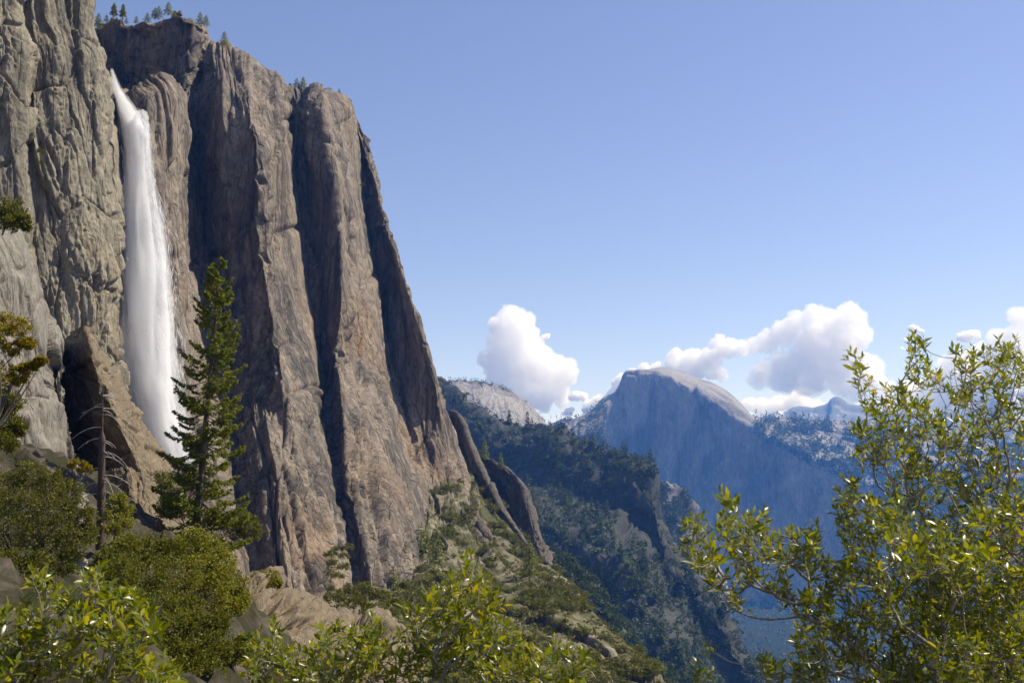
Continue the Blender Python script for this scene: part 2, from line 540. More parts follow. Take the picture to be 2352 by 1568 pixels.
# left wall, nearer, running away from us to the lip of the fall
left_cols = []
for tx, dd in ((((-110, -110, -110, -110, -110, -110), 341)), ((-60, -55, -50, -45, -40, -40), 350), ((38, 38, 40, 50, 62, 60), 362), ((58, 58, 60, 72, 92, 100), 388), ((120, 118, 130, 140, 150, 160), 394),
               ((170, 168, 190, 200, 205, 220), 404), ((202, 196, 232, 248, 250, 265), 412), ((214, 206, 258, 276, 278, 295), 424), ((222, 215, 285, 300, 310, 330), 560), ((200, 200, 285, 300, 310, 330), 800)):
    left_cols.append([(x, y, dd - (o if dd < 500 else 0)) for x, y, o in zip(tx, (-120, 60, 300, 540, 800, 1200), (0, 0, 3, 9, 18, 40))])


def build_left():
    cols = [list(c) for c in left_cols]
    # the lip: the wall's edge steps out between the two upper control rows
    out = []
    for i, c in enumerate(cols):
        r = list(c)
        e = max(0.0, (i - 4) / 3.0) if i <= 7 else 1.0
        r.insert(2, (c[1][0] + (10 + 22 * e), 122 + 20 * e if i > 4 else 130, c[1][2] * .5 + c[2][2] * .5))
        r.insert(3, (c[1][0] * .3 + c[2][0] * .7 + 4 * e, 195, c[1][2] * .4 + c[2][2] * .6))
        out.append(r)
    P, a, h, U, V = loft(out, 2.45, warp=0.1, seed=9, smooth_u=1)
    s = facing(P)
    d = rock_disp(a, h, 0.62, 505, shear=-0.16, aspect=4.5, plate=1.5, rib=0.5, fine=2.0, crack=1.9, line=1.6, big=0.6, slab=1.0)
    d += (ridge2((a - 0.3 * h) / 26.0, h / 150.0, 88, 2) - 0.6) * 3.0
    d += fbm2(a / 30, h / 60, 29, 3) * 3.0
    P = displaced(P, s * d)
    nu, nv = P.shape[:2]
    return link('cliff', mesh_np('cliff_left', P, grid_faces(nu, nv), M_LEFT, False), kind='structure')


build_left()

# ------------------------------------------------------------------ near slabs and boulders on the left
slab_cols = []
for tx, ty0, dd in (((-120, -110, -100, -95, -90, -90), (380, 470), 138), ((-20, -15, -10, -5, 0, 0), (430, 490), 145), ((60, 50, 45, 50, 60, 60), (545, 580), 151), ((110, 95, 85, 95, 110, 115), (690, 730), 158),
                    ((136, 128, 125, 135, 148, 155), (770, 800), 166), ((140, 137, 141, 152, 166, 175), (785, 815), 178), ((130, 128, 132, 142, 156, 165), (800, 830), 215)):
    ys = (*ty0, max(640, ty0[1] + 60), max(850, ty0[1] + 110), 1120, 1400)
    slab_cols.append([(x, y, dd + o) for x, y, o in zip(tx, ys, (9, 0, -4, -10, -20, -34))])
P, a, h, U, V = loft(slab_cols, 3.6, warp=0.15, seed=12, smooth_u=6)
s = facing(P)
d = rock_disp(a, h, 0.6, 707, shear=-0.6, aspect=2.6, plate=0.55, rib=0.3, fine=0.7, crack=0.8, line=0.9) + fbm2(a / 10, h / 14, 71, 3) * 1.2
d *= np.clip(0.25 + V * 0.5, 0, 1) * np.clip((6 - U) / 2.0, 0.15, 1)
P = displaced(P, s * d)
link('rock_slab', mesh_np('rock_slab', P, grid_faces(*P.shape[:2]), M_NEAR), kind='structure')


def closed_rock(name, cols, step, mat, seed, s_, label, cat, amp=1.0, aspect=1.6, shear=0.0, sm=2, **kw):
    """a boulder: the columns go round its near side; a back column closes it"""
    P, a, h, U, V = loft(cols, step, warp=0.12, seed=seed, smooth_u=sm)
    s = facing(P)
    d = rock_disp(a, h, s_, seed, shear=shear, aspect=aspect, plate=0.7, rib=0.4, crack=0.9, line=0.8, fine=1.2, big=0.8) * amp
    P = displaced(P, s * d)
    return link(name, mesh_np(name, P, grid_faces(*P.shape[:2]), mat, False), label=label, cat=cat, **kw)


pin = []
for tx, dd, dl in (((150, 150, 160, 180, 205), 222, -6), ((140, 142, 150, 170, 195), 204, -4), ((160, 165, 180, 205, 230), 196, -4), ((178, 190, 212, 250, 280), 188, -4), ((190, 222, 268, 325, 360), 181, -5),
                   ((200, 238, 292, 355, 395), 190, -10), ((210, 250, 318, 395, 450), 210, -14), ((214, 262, 330, 412, 470), 224, -14), ((205, 250, 315, 395, 450), 255, 0)):
    pin.append([(x, y, dd + dl * t_) for x, y, t_ in zip(tx, ((800, 785, 765, 753, 752, 757, 766, 772, 785)[len(pin)], 850, 965, 1095, 1260), (0, 0.4, 0.9, 1.4, 2.0))])
closed_rock('leaning_boulder', pin, 2.5, M_BOULD, 811, 0.34,
            'tall leaning brown granite pinnacle at the foot of the waterfall', 'boulder', 1.0, 1.4, -0.3, 2)
b2 = [
    [(222, 1100, 172), (222, 1150, 165), (215, 1230, 158), (210, 1300, 150)],
    [(250, 1075, 168), (255, 1140, 158), (250, 1230, 150), (245, 1300, 142)],
    [(290, 1068, 166), (300, 1140, 154), (305, 1230, 146), (305, 1300, 138)],
    [(320, 1082, 166), (345, 1140, 156), (355, 1230, 148), (360, 1300, 140)],
    [(340, 1105, 170), (375, 1150, 164), (395, 1230, 156), (405, 1300, 146)],
    [(345, 1115, 185), (382, 1160, 182), (402, 1235, 176), (412, 1300, 168)],
]
closed_rock('boulder', b2, 1.8, M_BOULD, 823, 0.25, 'low rounded brown boulder in front of the leaning pinnacle, behind the dead trunk', 'boulder', 1.0, 1.2)
b3 = [
    [(140, 1110, 125), (138, 1160, 118), (130, 1240, 110), (125, 1330, 104)],
    [(150, 1075, 124), (155, 1130, 114), (150, 1240, 106), (148, 1330, 100)],
    [(172, 1066, 124), (180, 1130, 112), (182, 1240, 104), (184, 1330, 98)],
    [(192, 1080, 126), (205, 1140, 116), (214, 1240, 108), (220, 1330, 101)],
    [(200, 1095, 136), (213, 1150, 130), (224, 1240, 122), (230, 1330, 112)],
]
closed_rock('boulder', b3, 1.6, M_NEAR, 829, 0.2, 'small tan boulder between the pale slab and the dead trunk', 'boulder', 1.0, 1.2)

# bench and ledge below the main wall
bench_cols = [
    [(520, 1330, 150), (520, 1350, 135), (515, 1430, 120), (505, 1500, 110), (500, 1620, 95)],
    [(570, 1310, 165), (575, 1345, 145), (590, 1430, 128), (600, 1520, 116), (610, 1640, 98)],
    [(600, 1300, 190), (615, 1340, 172), (650, 1430, 150), (680, 1520, 132), (700, 1640, 110)],
    [(625, 1335, 240), (645, 1368, 215), (690, 1430, 175), (725, 1520, 148), (750, 1640, 120)],
    [(650, 1355, 400), (668, 1378, 260), (708, 1425, 205), (745, 1520, 170), (770, 1640, 135)],
    [(700, 1362, 420), (712, 1380, 270), (735, 1410, 240), (770, 1520, 205), (790, 1640, 150)],
    [(750, 1368, 430), (765, 1392, 275), (785, 1420, 245), (810, 1520, 210), (830, 1640, 155)],
    [(820, 1385, 430), (835, 1408, 285), (850, 1435, 255), (870, 1520, 220), (890, 1640, 165)],
    [(870, 1400, 420), (885, 1418, 300), (905, 1450, 265), (925, 1520, 235), (940, 1640, 175)],
    [(905, 1430, 420), (925, 1450, 320), (945, 1490, 290), (965, 1560, 255), (980, 1660, 190)],
]
P, a, h, U, V = loft(bench_cols, 2.6, warp=0.2, seed=14, smooth_u=2)
s = facing(P)
d = rock_disp(a, h, 0.42, 909, shear=0.4, aspect=1.3, plate=1.8, rib=1.2, crack=1.8) + fbm2(a / 18, h / 18, 72, 3) * 2.5
P = displaced(P, s * d)
link('rock_bench', mesh_np('rock_bench', P, grid_faces(*P.shape[:2]), M_BOULD, False), kind='structure')

# ------------------------------------------------------------------ talus slope and rock ribs at the right foot of the wall
talus_cols = [
    [(900, 1090, 860), (900, 1200, 740), (860, 1290, 640), (840, 1370, 540), (850, 1440, 450), (860, 1600, 340), (870, 1900, 230)],
    [(955, 1112, 850), (950, 1205, 740), (920, 1290, 650), (900, 1370, 555), (915, 1440, 465), (935, 1600, 360), (950, 1900, 240)],
    [(1000, 1080, 900), (1010, 1200, 765), (1010, 1285, 665), (1020, 1370, 565), (1050, 1450, 475), (1100, 1600, 370), (1120, 1900, 245)],
    [(1040, 1040, 950), (1065, 1180, 800), (1095, 1280, 690), (1130, 1370, 580), (1180, 1460, 490), (1250, 1600, 385), (1300, 1900, 255)],
    [(1075, 1010, 1000), (1110, 1165, 850), (1165, 1275, 735), (1225, 1365, 615), (1290, 1455, 515), (1390, 1600, 405), (1480, 1900, 270)],
    [(1090, 1012, 1040), (1145, 1152, 900), (1228, 1272, 800), (1315, 1358, 665), (1396, 1448, 550), (1530, 1575, 430), (1660, 1850, 300)],
    [(1092, 1060, 1150), (1146, 1210, 1050), (1230, 1330, 950), (1320, 1420, 820), (1400, 1520, 690), (1535, 1670, 560), (1670, 1960, 400)],
    [(1090, 1200, 1300), (1140, 1370, 1250), (1220, 1500, 1150), (1310, 1600, 1020), (1390, 1700, 890), (1525, 1850, 760), (1660, 2150, 600)],
]
P, a, h, U, V = loft(talus_cols, 4.2, warp=0.15, seed=16, smooth_u=4)
s = facing(P)
d = rock_disp(a, h, 1.0, 1011, shear=-0.5, aspect=2.5, plate=0.9, rib=1.0) * np.clip(1.3 - 0.12 * V, 0.5, 1.3)
d += fbm2(a / 40, h / 60, 73, 3) * 6
P = displaced(P, s * d)
link('talus_slope', mesh_np('talus_slope', P, grid_faces(*P.shape[:2]), M_TALUS), kind='structure')
TALUS = (P, U, V)


def rib(name, pts, width, seed, s_=0.85, depth=140):
    """a rock fin: pts run down its crest; the fin falls off on both sides and runs into the slope"""
    rr = random.Random(seed)
    pts = list(pts)
    x, y, dz = pts[-1]
    pts.append((x + 14, y + 60, dz + 60))
    ws = [width * rr.uniform(0.7, 1.25) for _ in pts]
    ws[0] *= 0.5
    cols = []
    for off, dd, dy in ((-1.1, 45, 60), (-0.6, 14, 20), (-0.25, -4, 3), (0.0, -2, 0), (0.14, 20, 8), (0.35, depth, 60)):
        cols.append([(x + off * w, y + dy, dz + dd) for (x, y, dz), w in zip(pts, ws)])
    P, a, h, U, V = loft(cols, 1.7, warp=0.25, seed=seed, smooth_u=1)
    s = facing(P)
    d = rock_disp(a, h, s_, seed, aspect=5, plate=1.5, rib=1.2, crack=1.6, fine=2.0, big=0.5)
    P = displaced(P, s * d)
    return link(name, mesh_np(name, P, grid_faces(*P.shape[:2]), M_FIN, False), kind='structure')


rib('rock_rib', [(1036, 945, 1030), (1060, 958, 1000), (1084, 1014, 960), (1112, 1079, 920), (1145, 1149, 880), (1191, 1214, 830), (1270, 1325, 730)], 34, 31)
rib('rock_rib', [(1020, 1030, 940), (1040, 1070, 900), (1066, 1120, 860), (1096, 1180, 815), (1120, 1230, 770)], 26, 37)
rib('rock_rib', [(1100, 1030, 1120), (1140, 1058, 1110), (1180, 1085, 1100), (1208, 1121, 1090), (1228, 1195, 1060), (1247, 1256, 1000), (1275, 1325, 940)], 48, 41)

# ------------------------------------------------------------------ hill under the camera
hc = [(0, 0, -1.7), (-6, -8, -1.2), (8, -8, -1.9), (0, -16, 0.0), (-3, 5, -2.4), (3, 5, -2.5), (7, 7, -3.6), (-7, 8, -3.0), (0, 14, -7), (10, 16, -9), (-12, 18, -6), (25, 30, -24), (60, 60, -60), (60, 10, -30), (100, 120, -100), (30, 110, -52), (0, 50, -22), (-60, -16, 10), (-60, 30, 8), (60, -16, -25), (10, 200, -80)]
for sx, sy, dd in [(230, 1268, 105), (445, 1262, 125), (60, 1345, 80), (400, 1590, 62), (0, 1640, 52), (620, 1620, 100), (330, 1240, 140), (150, 1330, 100), (560, 1460, 150), (-150, 1250, 90), (300, 1180, 190), (520, 1330, 220), (750, 1640, 120)]:
    hc.append(tuple(W(sx, sy, dd)))
hc = np.array(hc)


def tps(r):
    return r * r * np.log(r + 1e-6)


def rbf_fit(C):
    n = len(C)
    K = tps(np.linalg.norm(C[:, None, :2] - C[None, :, :2], axis=-1)) + np.eye(n) * 2.0
    Pm = np.c_[np.ones(n), C[:, :2]]
    A = np.block([[K, Pm], [Pm.T, np.zeros((3, 3))]])
    return np.linalg.solve(A, np.r_[C[:, 2], np.zeros(3)])


_hw = rbf_fit(hc)


def hill_z(x, y):
    x, y = np.asarray(x, float), np.asarray(y, float)
    r = np.sqrt((x[..., None] - hc[:, 0]) ** 2 + (y[..., None] - hc[:, 1]) ** 2)
    return tps(r) @ _hw[:-3] + _hw[-3] + _hw[-2] * x + _hw[-1] * y


gx = np.linspace(-75, 85, 165)
gy = np.linspace(-16, 215, 220)
X, Y = np.meshgrid(gx, gy, indexing='ij')
Z = hill_z(X, Y)
far_ = np.clip((Y - 8) / 30, 0, 1)
Z += fbm2(X / 9, Y / 9, 5, 4) * 2.0 * far_ + fbm2(X / 2.2, Y / 2.2, 6, 3) * 0.35 * (0.25 + far_) + ridge2(X / 6, Y / 8, 8, 2) * 1.0 * far_ + (cells2(X / 2.6, Y / 2.6, 88, 1.6)[0] - 0.5) * 1.4 * far_ + (cells2(X / 1.3, Y / 1.3, 89, 1.6)[0] - 0.5) * 0.8 * far_
P = np.stack([X, Y, Z], -1)
link('hillside', mesh_np('hillside', P, grid_faces(*P.shape[:2])[:, ::-1], M_HILL), kind='structure')

# ------------------------------------------------------------------ middle distance and far mountains
sil = [(960, 850), (1000, 868), (1060, 905), (1110, 935), (1160, 965), (1240, 985), (1310, 1015), (1360, 1045), (1410, 1062), (1460, 1072), (1500, 1092), (1516, 1118), (1530, 1180), (1552, 1262), (1600, 1300), (1650, 1360), (1700, 1430), (1750, 1520), (1790, 1620), (1820, 1760)]
lev = [(0, 60, 3100), (0, 0, 2600), (-14, 45, 2480), (-20, 112, 2440), (-75, 185, 2180), (-85, 300, 2110), (-160, 400, 1850), (-180, 520, 1780), (-250, 640, 1600), (-280, 900, 1450)]
ridge_cols = [[(x + ox, y + oy, dd - 46 * i) for ox, oy, dd in lev] for i, (x, y) in enumerate(sil)]
P, a, h, U, V = loft(ridge_cols, 4.8, warp=0.5, seed=18, smooth_u=4)
s = facing(P)
d = rock_disp(a, h, 4.2, 1213, shear=0.3, aspect=1.6, plate=0.8, rib=1.0) + fbm2(a / 160, h / 120, 74, 4) * 32
P = displaced(P, s * d * np.clip(V, 0.2, 1))
M_RIDGEROCK = granite('granite_ridge', (0.030, 0.033, 0.022), (0.07, 0.069, 0.056), (0.05, 0.048, 0.032), (0.018, 0.022, 0.015), 5.0, 0.5, 0.3, 0.6, 0.0, 0.9)
link('forested_ridge', mesh_np('forested_ridge', P, grid_faces(*P.shape[:2]), M_RIDGEROCK), kind='structure')
RIDGE = (P, U, V)

knob = [(1490, 1110), (1515, 1104), (1545, 1102), (1570, 1118), (1590, 1152), (1606, 1180), (1614, 1215), (1640, 1290), (1680, 1370)]
knob_cols = [[(x - 20, y + 60, 3700), (x, y, 3400), (x - 12, y + 40, 3330), (x - 30, y + 120, 3200), (x - 40, y + 300, 3000)] for x, y in knob]
P, a, h, U, V = loft(knob_cols, 3.2, warp=0.3, seed=20, smooth_u=3)
d = rock_disp(a, h, 5, 1311, aspect=1.6, plate=0.8) * np.clip(V, 0.2, 1)
P = displaced(P, facing(P) * d)
link('rock_knob', mesh_np('rock_knob', P, grid_faces(*P.shape[:2]), M_DOME), kind='structure')
KNOB = (P, U, V)

spur = [(1225, 1225), (1255, 1240), (1290, 1262), (1330, 1295), (1370, 1335), (1405, 1385), (1430, 1440), (1480, 1492), (1540, 1525), (1610, 1550), (1700, 1610), (1800, 1700)]
spur_cols = [[(x, y + 80, 1500), (x, y + 12, 1250), (x - 15, y + 60, 1180), (x - 30, y + 150, 1080), (x - 30, y + 350, 950)] for x, y in spur]
P, a, h, U, V = loft(spur_cols, 5.0, warp=0.3, seed=22, smooth_u=3)
d = fbm2(a / 50, h / 50, 75, 4) * 10
P = displaced(P, facing(P) * d)
link('wooded_spur', mesh_np('wooded_spur', P, grid_faces(*P.shape[:2]), M_RIDGE), kind='structure')
SPUR = (P, U, V)

nd = [(940, 890), (980, 882), (1020, 877), (1060, 874), (1100, 876), (1140, 884), (1180, 903), (1210, 925), (1235, 950), (1258, 980), (1275, 1010)]
nd_cols = [[(x - 30, y + 60, 5200), (x, y, 4500), (x - 3, y + 14, 4350), (x - 6, y + 40, 4220), (x - 10, y + 90, 4120), (x - 10, y + 220, 4000)] for x, y in nd]
P, a, h, U, V = loft(nd_cols, 2.6, warp=0.2, seed=24, smooth_u=3)
d = rock_disp(a, h, 8, 1411, aspect=2.0, plate=0.22, rib=0.2, crack=0.3, line=0.4) * np.clip(V - .6, 0.05, 1)
P = displaced(P, facing(P) * d)
link('granite_dome', mesh_np('granite_dome', P, grid_faces(*P.shape[:2]), M_DOME), kind='structure')
NDOME = (P, U, V)

sad = [(1225, 985), (1262, 975), (1290, 966), (1320, 958), (1350, 950), (1385, 935)]
sad_cols = [[(x, y + 60, 6600), (x, y, 5900), (x, y + 18, 5750), (x, y + 50, 5600), (x, y + 130, 5400), (x, y + 330, 5000)] for x, y in sad]
P, a, h, U, V = loft(sad_cols, 3.2, warp=0.2, seed=26, smooth_u=2)
d = rock_disp(a, h, 8, 1417, aspect=1.5, plate=0.4, rib=0.4) * np.clip(V - .6, 0.05, 1)
P = displaced(P, facing(P) * d)
link('granite_saddle', mesh_np('granite_saddle', P, grid_faces(*P.shape[:2]), M_DOME), kind='structure')
SADDLE = (P, U, V)

# the great half dome: silhouette, edge of its sheer face, foot of the face
hd = [  # sx, silhouette y, face edge y, d of silhouette, d of face edge
    (1290, 985, 1000, 7000, 6800), (1330, 962, 985, 7050, 6800), (1356, 947, 965, 7100, 6850), (1383, 914, 934, 7100, 6900), (1411, 902, 914, 7100, 6950),
    (1421, 890, 893, 7080, 6980), (1431, 857, 860, 7080, 7000), (1440, 850, 853, 7120, 7000), (1463, 850, 855, 7200, 7000),
    (1490, 849, 856, 7350, 7000), (1513, 844, 857, 7450, 7000), (1535, 845, 860, 7500, 6990), (1563, 854, 874, 7500, 6960), (1600, 868, 899, 7500, 6920),
    (1631, 878, 917, 7480, 6880), (1660, 893, 936, 7450, 6840), (1685, 910, 953, 7420, 6800), (1706, 931, 966, 7380, 6760), (1726, 956, 976, 7350, 6740),
    (1750, 960, 988, 7350, 6700), (1800, 962, 1012, 7350, 6650), (1850, 965, 1040, 7350, 6550), (1930, 972, 1075, 7350, 6450), (2010, 982, 1115, 7350, 6300), (2120, 1000, 1170, 7300, 6100), (2260, 1020, 1240, 7200, 5900), (2480, 1030, 1330, 7100, 5700)]
hd_cols = []
for sx, ys, yf, ds, df in hd:
    hd_cols.append([(sx, ys + 60, ds + 1500), (sx, ys + 4, ds + 350), (sx, ys, ds), (sx, ys * .5 + yf * .5, ds * .4 + df * .6), (sx, yf, df), (sx - 2, yf + 30, df - 25),
                    (sx - 4, max(1080, yf + 60), df - 50), (sx - 8, max(1200, yf + 120), df - 110), (sx - 14, max(1330, yf + 180), df - 200), (sx - 18, max(1385, yf + 200), df - 240), (sx - 20, max(1430, yf + 220), df - 280)])
P, a, h, U, V = loft(hd_cols, 4.2, warp=0.2, seed=28, smooth_u=2)
d = rock_disp(a, h, 10, 1511, aspect=4.0, plate=1.2, rib=0.6, line=0.8) * np.clip((V - 2.6) / 2, 0.04, 1)
P = displaced(P, facing(P) * d)
link('dome_mountain', mesh_np('dome_mountain', P, grid_faces(*P.shape[:2]), M_DOME), kind='structure')
HDOME = (P, U, V)

M_SNOWPEAK, nt, b = mat_new('snowy_far_peak')
iso = coords(nt, (1, 1, 1))
c = ramp(nt, noise(nt, iso, 0.0011, 8, 0.75, 0.5), [(0.55, (0.13, 0.14, 0.16)), (0.61, (0.8, 0.82, 0.86))])
nt.links.new(c, b.inputs['Base Color'])
b.inputs['Roughness'].default_value = 0.9
fm = [(1650, 985), (1700, 968), (1760, 955), (1800, 945), (1835, 932), (1868, 936), (1898, 926), (1908, 913), (1920, 907), (1935, 911), (1950, 925), (1985, 930), (2010, 941), (2060, 938), (2150, 950), (2250, 930), (2300, 912), (2330, 886), (2352, 893), (2460, 925), (2600, 960)]
fm_cols = [[(x, y + 30, 12600), (x, y, 11800), (x - 4, y + 18, 11600), (x - 8, y + 50, 11300), (x - 8, y + 100, 10800), (x, y + 220, 10000)] for x, y in fm]
P, a, h, U, V = loft(fm_cols, 3.2, warp=0.2, seed=30, smooth_u=1)
d = (ridge2(a / 500, h / 500, 1611, 4) - 0.6) * 230 * np.clip(V - .8, 0.02, 1)
P = displaced(P, facing(P) * d)
link('mountain_range', mesh_np('mountain_range', P, grid_faces(*P.shape[:2]), M_SNOWPEAK), kind='structure')

gxx = np.linspace(-9500, 9500, 60)
gyy = np.linspace(-1500, 13300, 60)
X, Y = np.meshgrid(gxx, gyy, indexing='ij')
Z = -640 + fbm2(X / 1500, Y / 1500, 3, 3) * 25
link('valley_floor', mesh_np('valley_floor', np.stack([X, Y, Z], -1), grid_faces(60, 60)[:, ::-1], M_VALLEY), kind='structure')

# ------------------------------------------------------------------ plant helpers
from mathutils import Matrix, Vector


def unit(v):
    return v / (np.linalg.norm(v, axis=-1, keepdims=True) + 1e-9)


def rand_dirs(n, rng):
    return unit(rng.normal(size=(n, 3)))


def basis(ex, nrm):
    """orthonormal frames with x along ex and z near nrm"""
    ex = unit(ex)
    ey = unit(np.cross(nrm, ex))
    ez = np.cross(ex, ey)
    return ex, ey, ez


def stamp(T, Ft, o, ex, ey, ez, L, Wd=None):
    """copy template T (n,3) / Ft to every frame"""
    Wd = L if Wd is None else Wd
    V = (o[:, None, :] + T[None, :, 0, None] * ex[:, None, :] * L[:, None, None]
         + T[None, :, 1, None] * ey[:, None, :] * Wd[:, None, None] + T[None, :, 2, None] * ez[:, None, :] * Wd[:, None, None])
    Fa = Ft[None] + (np.arange(len(o)) * len(T))[:, None, None]
    return V.reshape(-1, 3), Fa.reshape(-1, Ft.shape[1])


QUAD_T = np.array([[0, 0, 0], [0.5, -0.5, 0.1], [1, 0, 0], [0.5, 0.5, 0.1]], float)
QUAD_F = np.array([[0, 1, 2, 3]])


def leaf_template(fold=0.25, bend=0.15, seg=2):
    V, Fa = [], []
    for i in range(seg + 1):
        t = i / seg
        w = 0.17 * (math.sin(math.pi * min(1, t * 0.94 + 0.03)) ** 0.75)
        z = -bend * t * t
        V += [(t, -w, z + fold * w), (t, 0, z), (t, w, z + fold * w)]
    for i in range(seg):
        a = i * 3
        Fa += [(a, a + 3, a + 4, a + 1), (a + 1, a + 4, a + 5, a + 2)]
    return np.array(V), np.array(Fa)


def tube(path, rad, sides=6):
    """path (n,3), rad (n,) -> verts, quads"""
    path = np.asarray(path, float)
    rad = np.asarray(rad, float)
    n = len(path)
    t = unit(np.gradient(path, axis=0))
    ref = np.array([0.31, 0.2, 0.93]) if abs(t[0] @ np.array([0.31, 0.2, 0.93])) < 0.9 else np.array([1.0, 0, 0])
    u = unit(np.cross(t, ref))
    v = np.cross(t, u)
    an = np.arange(sides) / sides * 2 * math.pi
    V = path[:, None, :] + rad[:, None, None] * (np.cos(an)[None, :, None] * u[:, None, :] + np.sin(an)[None, :, None] * v[:, None, :])
    i = np.arange(n * sides).reshape(n, sides)
    j = np.roll(i, -1, axis=1)
    Fa = np.stack([i[:-1], j[:-1], j[1:], i[1:]], -1).reshape(-1, 4)
    return V.reshape(-1, 3), Fa


class Acc:
    def __init__(self):
        self.V, self.F, self.n = [], [], 0

    def add(self, VF):
        V, Fa = VF
        self.V.append(V)
        self.F.append(Fa + self.n)
        self.n += len(V)

    def mesh(self, name, mat, smooth=True):
        return mesh_np(name, np.concatenate(self.V), np.concatenate(self.F), mat, smooth)


def empty(name, loc, label, cat, group=None):
    o = link(name, None, None, loc, label, cat, group)
    o.empty_display_size = 0.2
    return o


def part(name, me, root, **kw):
    """a mesh in world coordinates made a child of root"""
    o = link(name, me, root, **kw)
    o.location = -root.location
    return o


# ------------------------------------------------------------------ plant materials
M_SHRUB = leaf_mat('laurel_leaf', [(0.0, (0.085, 0.108, 0.005)), (0.45, (0.147, 0.177, 0.005)), (0.8, (0.227, 0.246, 0.010)), (1.0, (0.376, 0.297, 0.011))], 0.30, 0.42, (1.5, 1.42, 0.3), 0.5)
M_OAK = leaf_mat('oak_leaf', [(0.0, (0.060, 0.068, 0.007)), (0.5, (0.114, 0.118, 0.013)), (1.0, (0.188, 0.181, 0.023))], 0.5, 0.35, (1.3, 1.3, 0.6), spec=0.12)
M_OAKLT = leaf_mat('oak_leaf_light', [(0.0, (0.108, 0.113, 0.011)), (0.5, (0.190, 0.191, 0.020)), (1.0, (0.321, 0.283, 0.038))], 0.5, 0.35, (1.3, 1.3, 0.6), spec=0.12)
M_YEL = leaf_mat('yellow_green_leaf', [(0.0, (0.108, 0.100, 0.004)), (0.5, (0.216, 0.180, 0.007)), (1.0, (0.356, 0.250, 0.012))], 0.5, 0.4, (1.4, 1.3, 0.5), spec=0.12)
M_OLIVE = leaf_mat('dark_olive_leaf', [(0.0, (0.061, 0.072, 0.009)), (0.5, (0.113, 0.116, 0.015)), (1.0, (0.192, 0.169, 0.028))], 0.55, 0.3, (1.2, 1.2, 0.6), spec=0.12)
M_NEEDLE = leaf_mat('fir_needle', [(0.0, (0.082, 0.106, 0.017)), (0.5, (0.159, 0.181, 0.024)), (1.0, (0.292, 0.276, 0.039))], 0.5, 0.45, (1.3, 1.3, 0.6), spec=0.12)
M_BUSH = leaf_mat('hill_bush_leaf', [(0.0, (0.084, 0.086, 0.013)), (0.5, (0.140, 0.138, 0.021)), (1.0, (0.215, 0.196, 0.032))], 0.6, 0.25, spec=0.12)
M_FARTREE = leaf_mat('far_tree_leaf', [(0.0, (0.033, 0.051, 0.014)), (0.5, (0.063, 0.086, 0.021)), (1.0, (0.111, 0.130, 0.029))], 0.7, 0.2, spec=0.12)
M_BARK = bark_mat('fir_bark', (0.035, 0.027, 0.02), (0.09, 0.07, 0.05), 0.5)
M_BARKRED = bark_mat('dead_red_bark', (0.035, 0.022, 0.015), (0.10, 0.06, 0.04), 0.4)
M_BARKGREY = bark_mat('grey_dead_wood', (0.20, 0.18, 0.15), (0.42, 0.39, 0.34), 0.3)
M_TWIG = bark_mat('pale_twig', (0.16, 0.13, 0.10), (0.42, 0.37, 0.31), 0.03)
M_DARKTWIG = bark_mat('dark_twig', (0.05, 0.04, 0.03), (0.11, 0.09, 0.07), 0.15)

# ------------------------------------------------------------------ the waterfall
def scatter_volume(name, color, density, aniso):
    m = bpy.data.materials.new(name)
    m.use_nodes = True
    nt = m.node_tree
    nt.nodes.remove(nt.nodes['Principled BSDF'])
    v = nt.nodes.new('ShaderNodeVolumeScatter')
    v.inputs['Color'].default_value = (*color, 1)
    v.inputs['Density'].default_value = density
    v.inputs['Anisotropy'].default_value = aniso
    nt.links.new(v.outputs[0], nt.nodes['Material Output'].inputs['Volume'])
    return m




FALL = np.array([  # sx, sy, half width, d
    (256, 158, 3, 490), (261, 178, 5, 487), (268, 203, 8, 484), (280, 228, 12, 481), (292, 252, 16, 478), (306, 280, 20, 474), (314, 310, 23, 471),
    (317, 350, 22, 469), (320, 420, 25, 466), (326, 500, 34, 463), (331, 600, 42, 459), (335, 700, 45, 455), (341, 800, 46, 451), (350, 880, 45, 448), (364, 950, 42, 445), (384, 1010, 38, 442), (400, 1060, 34, 440)], float)


def water_mat(name, alpha):
    m, nt, b = mat_new(name)
    b.inputs['Base Color'].default_value = (0.97, 0.97, 0.98, 1)
    b.inputs['Roughness'].default_value = 0.7
    b.inputs['Specular IOR Level'].default_value = 0.2
    tr = nt.nodes.new('ShaderNodeBsdfTranslucent')
    tr.inputs[0].default_value = (0.97, 0.97, 0.98, 1)
    mx = nt.nodes.new('ShaderNodeMixShader')
    mx.inputs[0].default_value = 0.5
    nt.links.new(b.outputs[0], mx.inputs[1])
    nt.links.new(tr.outputs[0], mx.inputs[2])
    tp = nt.nodes.new('ShaderNodeBsdfTransparent')
    m2 = nt.nodes.new('ShaderNodeMixShader')
    m2.inputs[0].default_value = alpha
    nt.links.new(tp.outputs[0], m2.inputs[1])
    nt.links.new(mx.outputs[0], m2.inputs[2])
    nt.links.new(m2.outputs[0], nt.nodes['Material Output'].inputs[0])
    return m


def fall_at(t):
    k = np.arange(len(FALL))
    return [np.interp(t, k, FALL[:, i]) for i in range(4)]


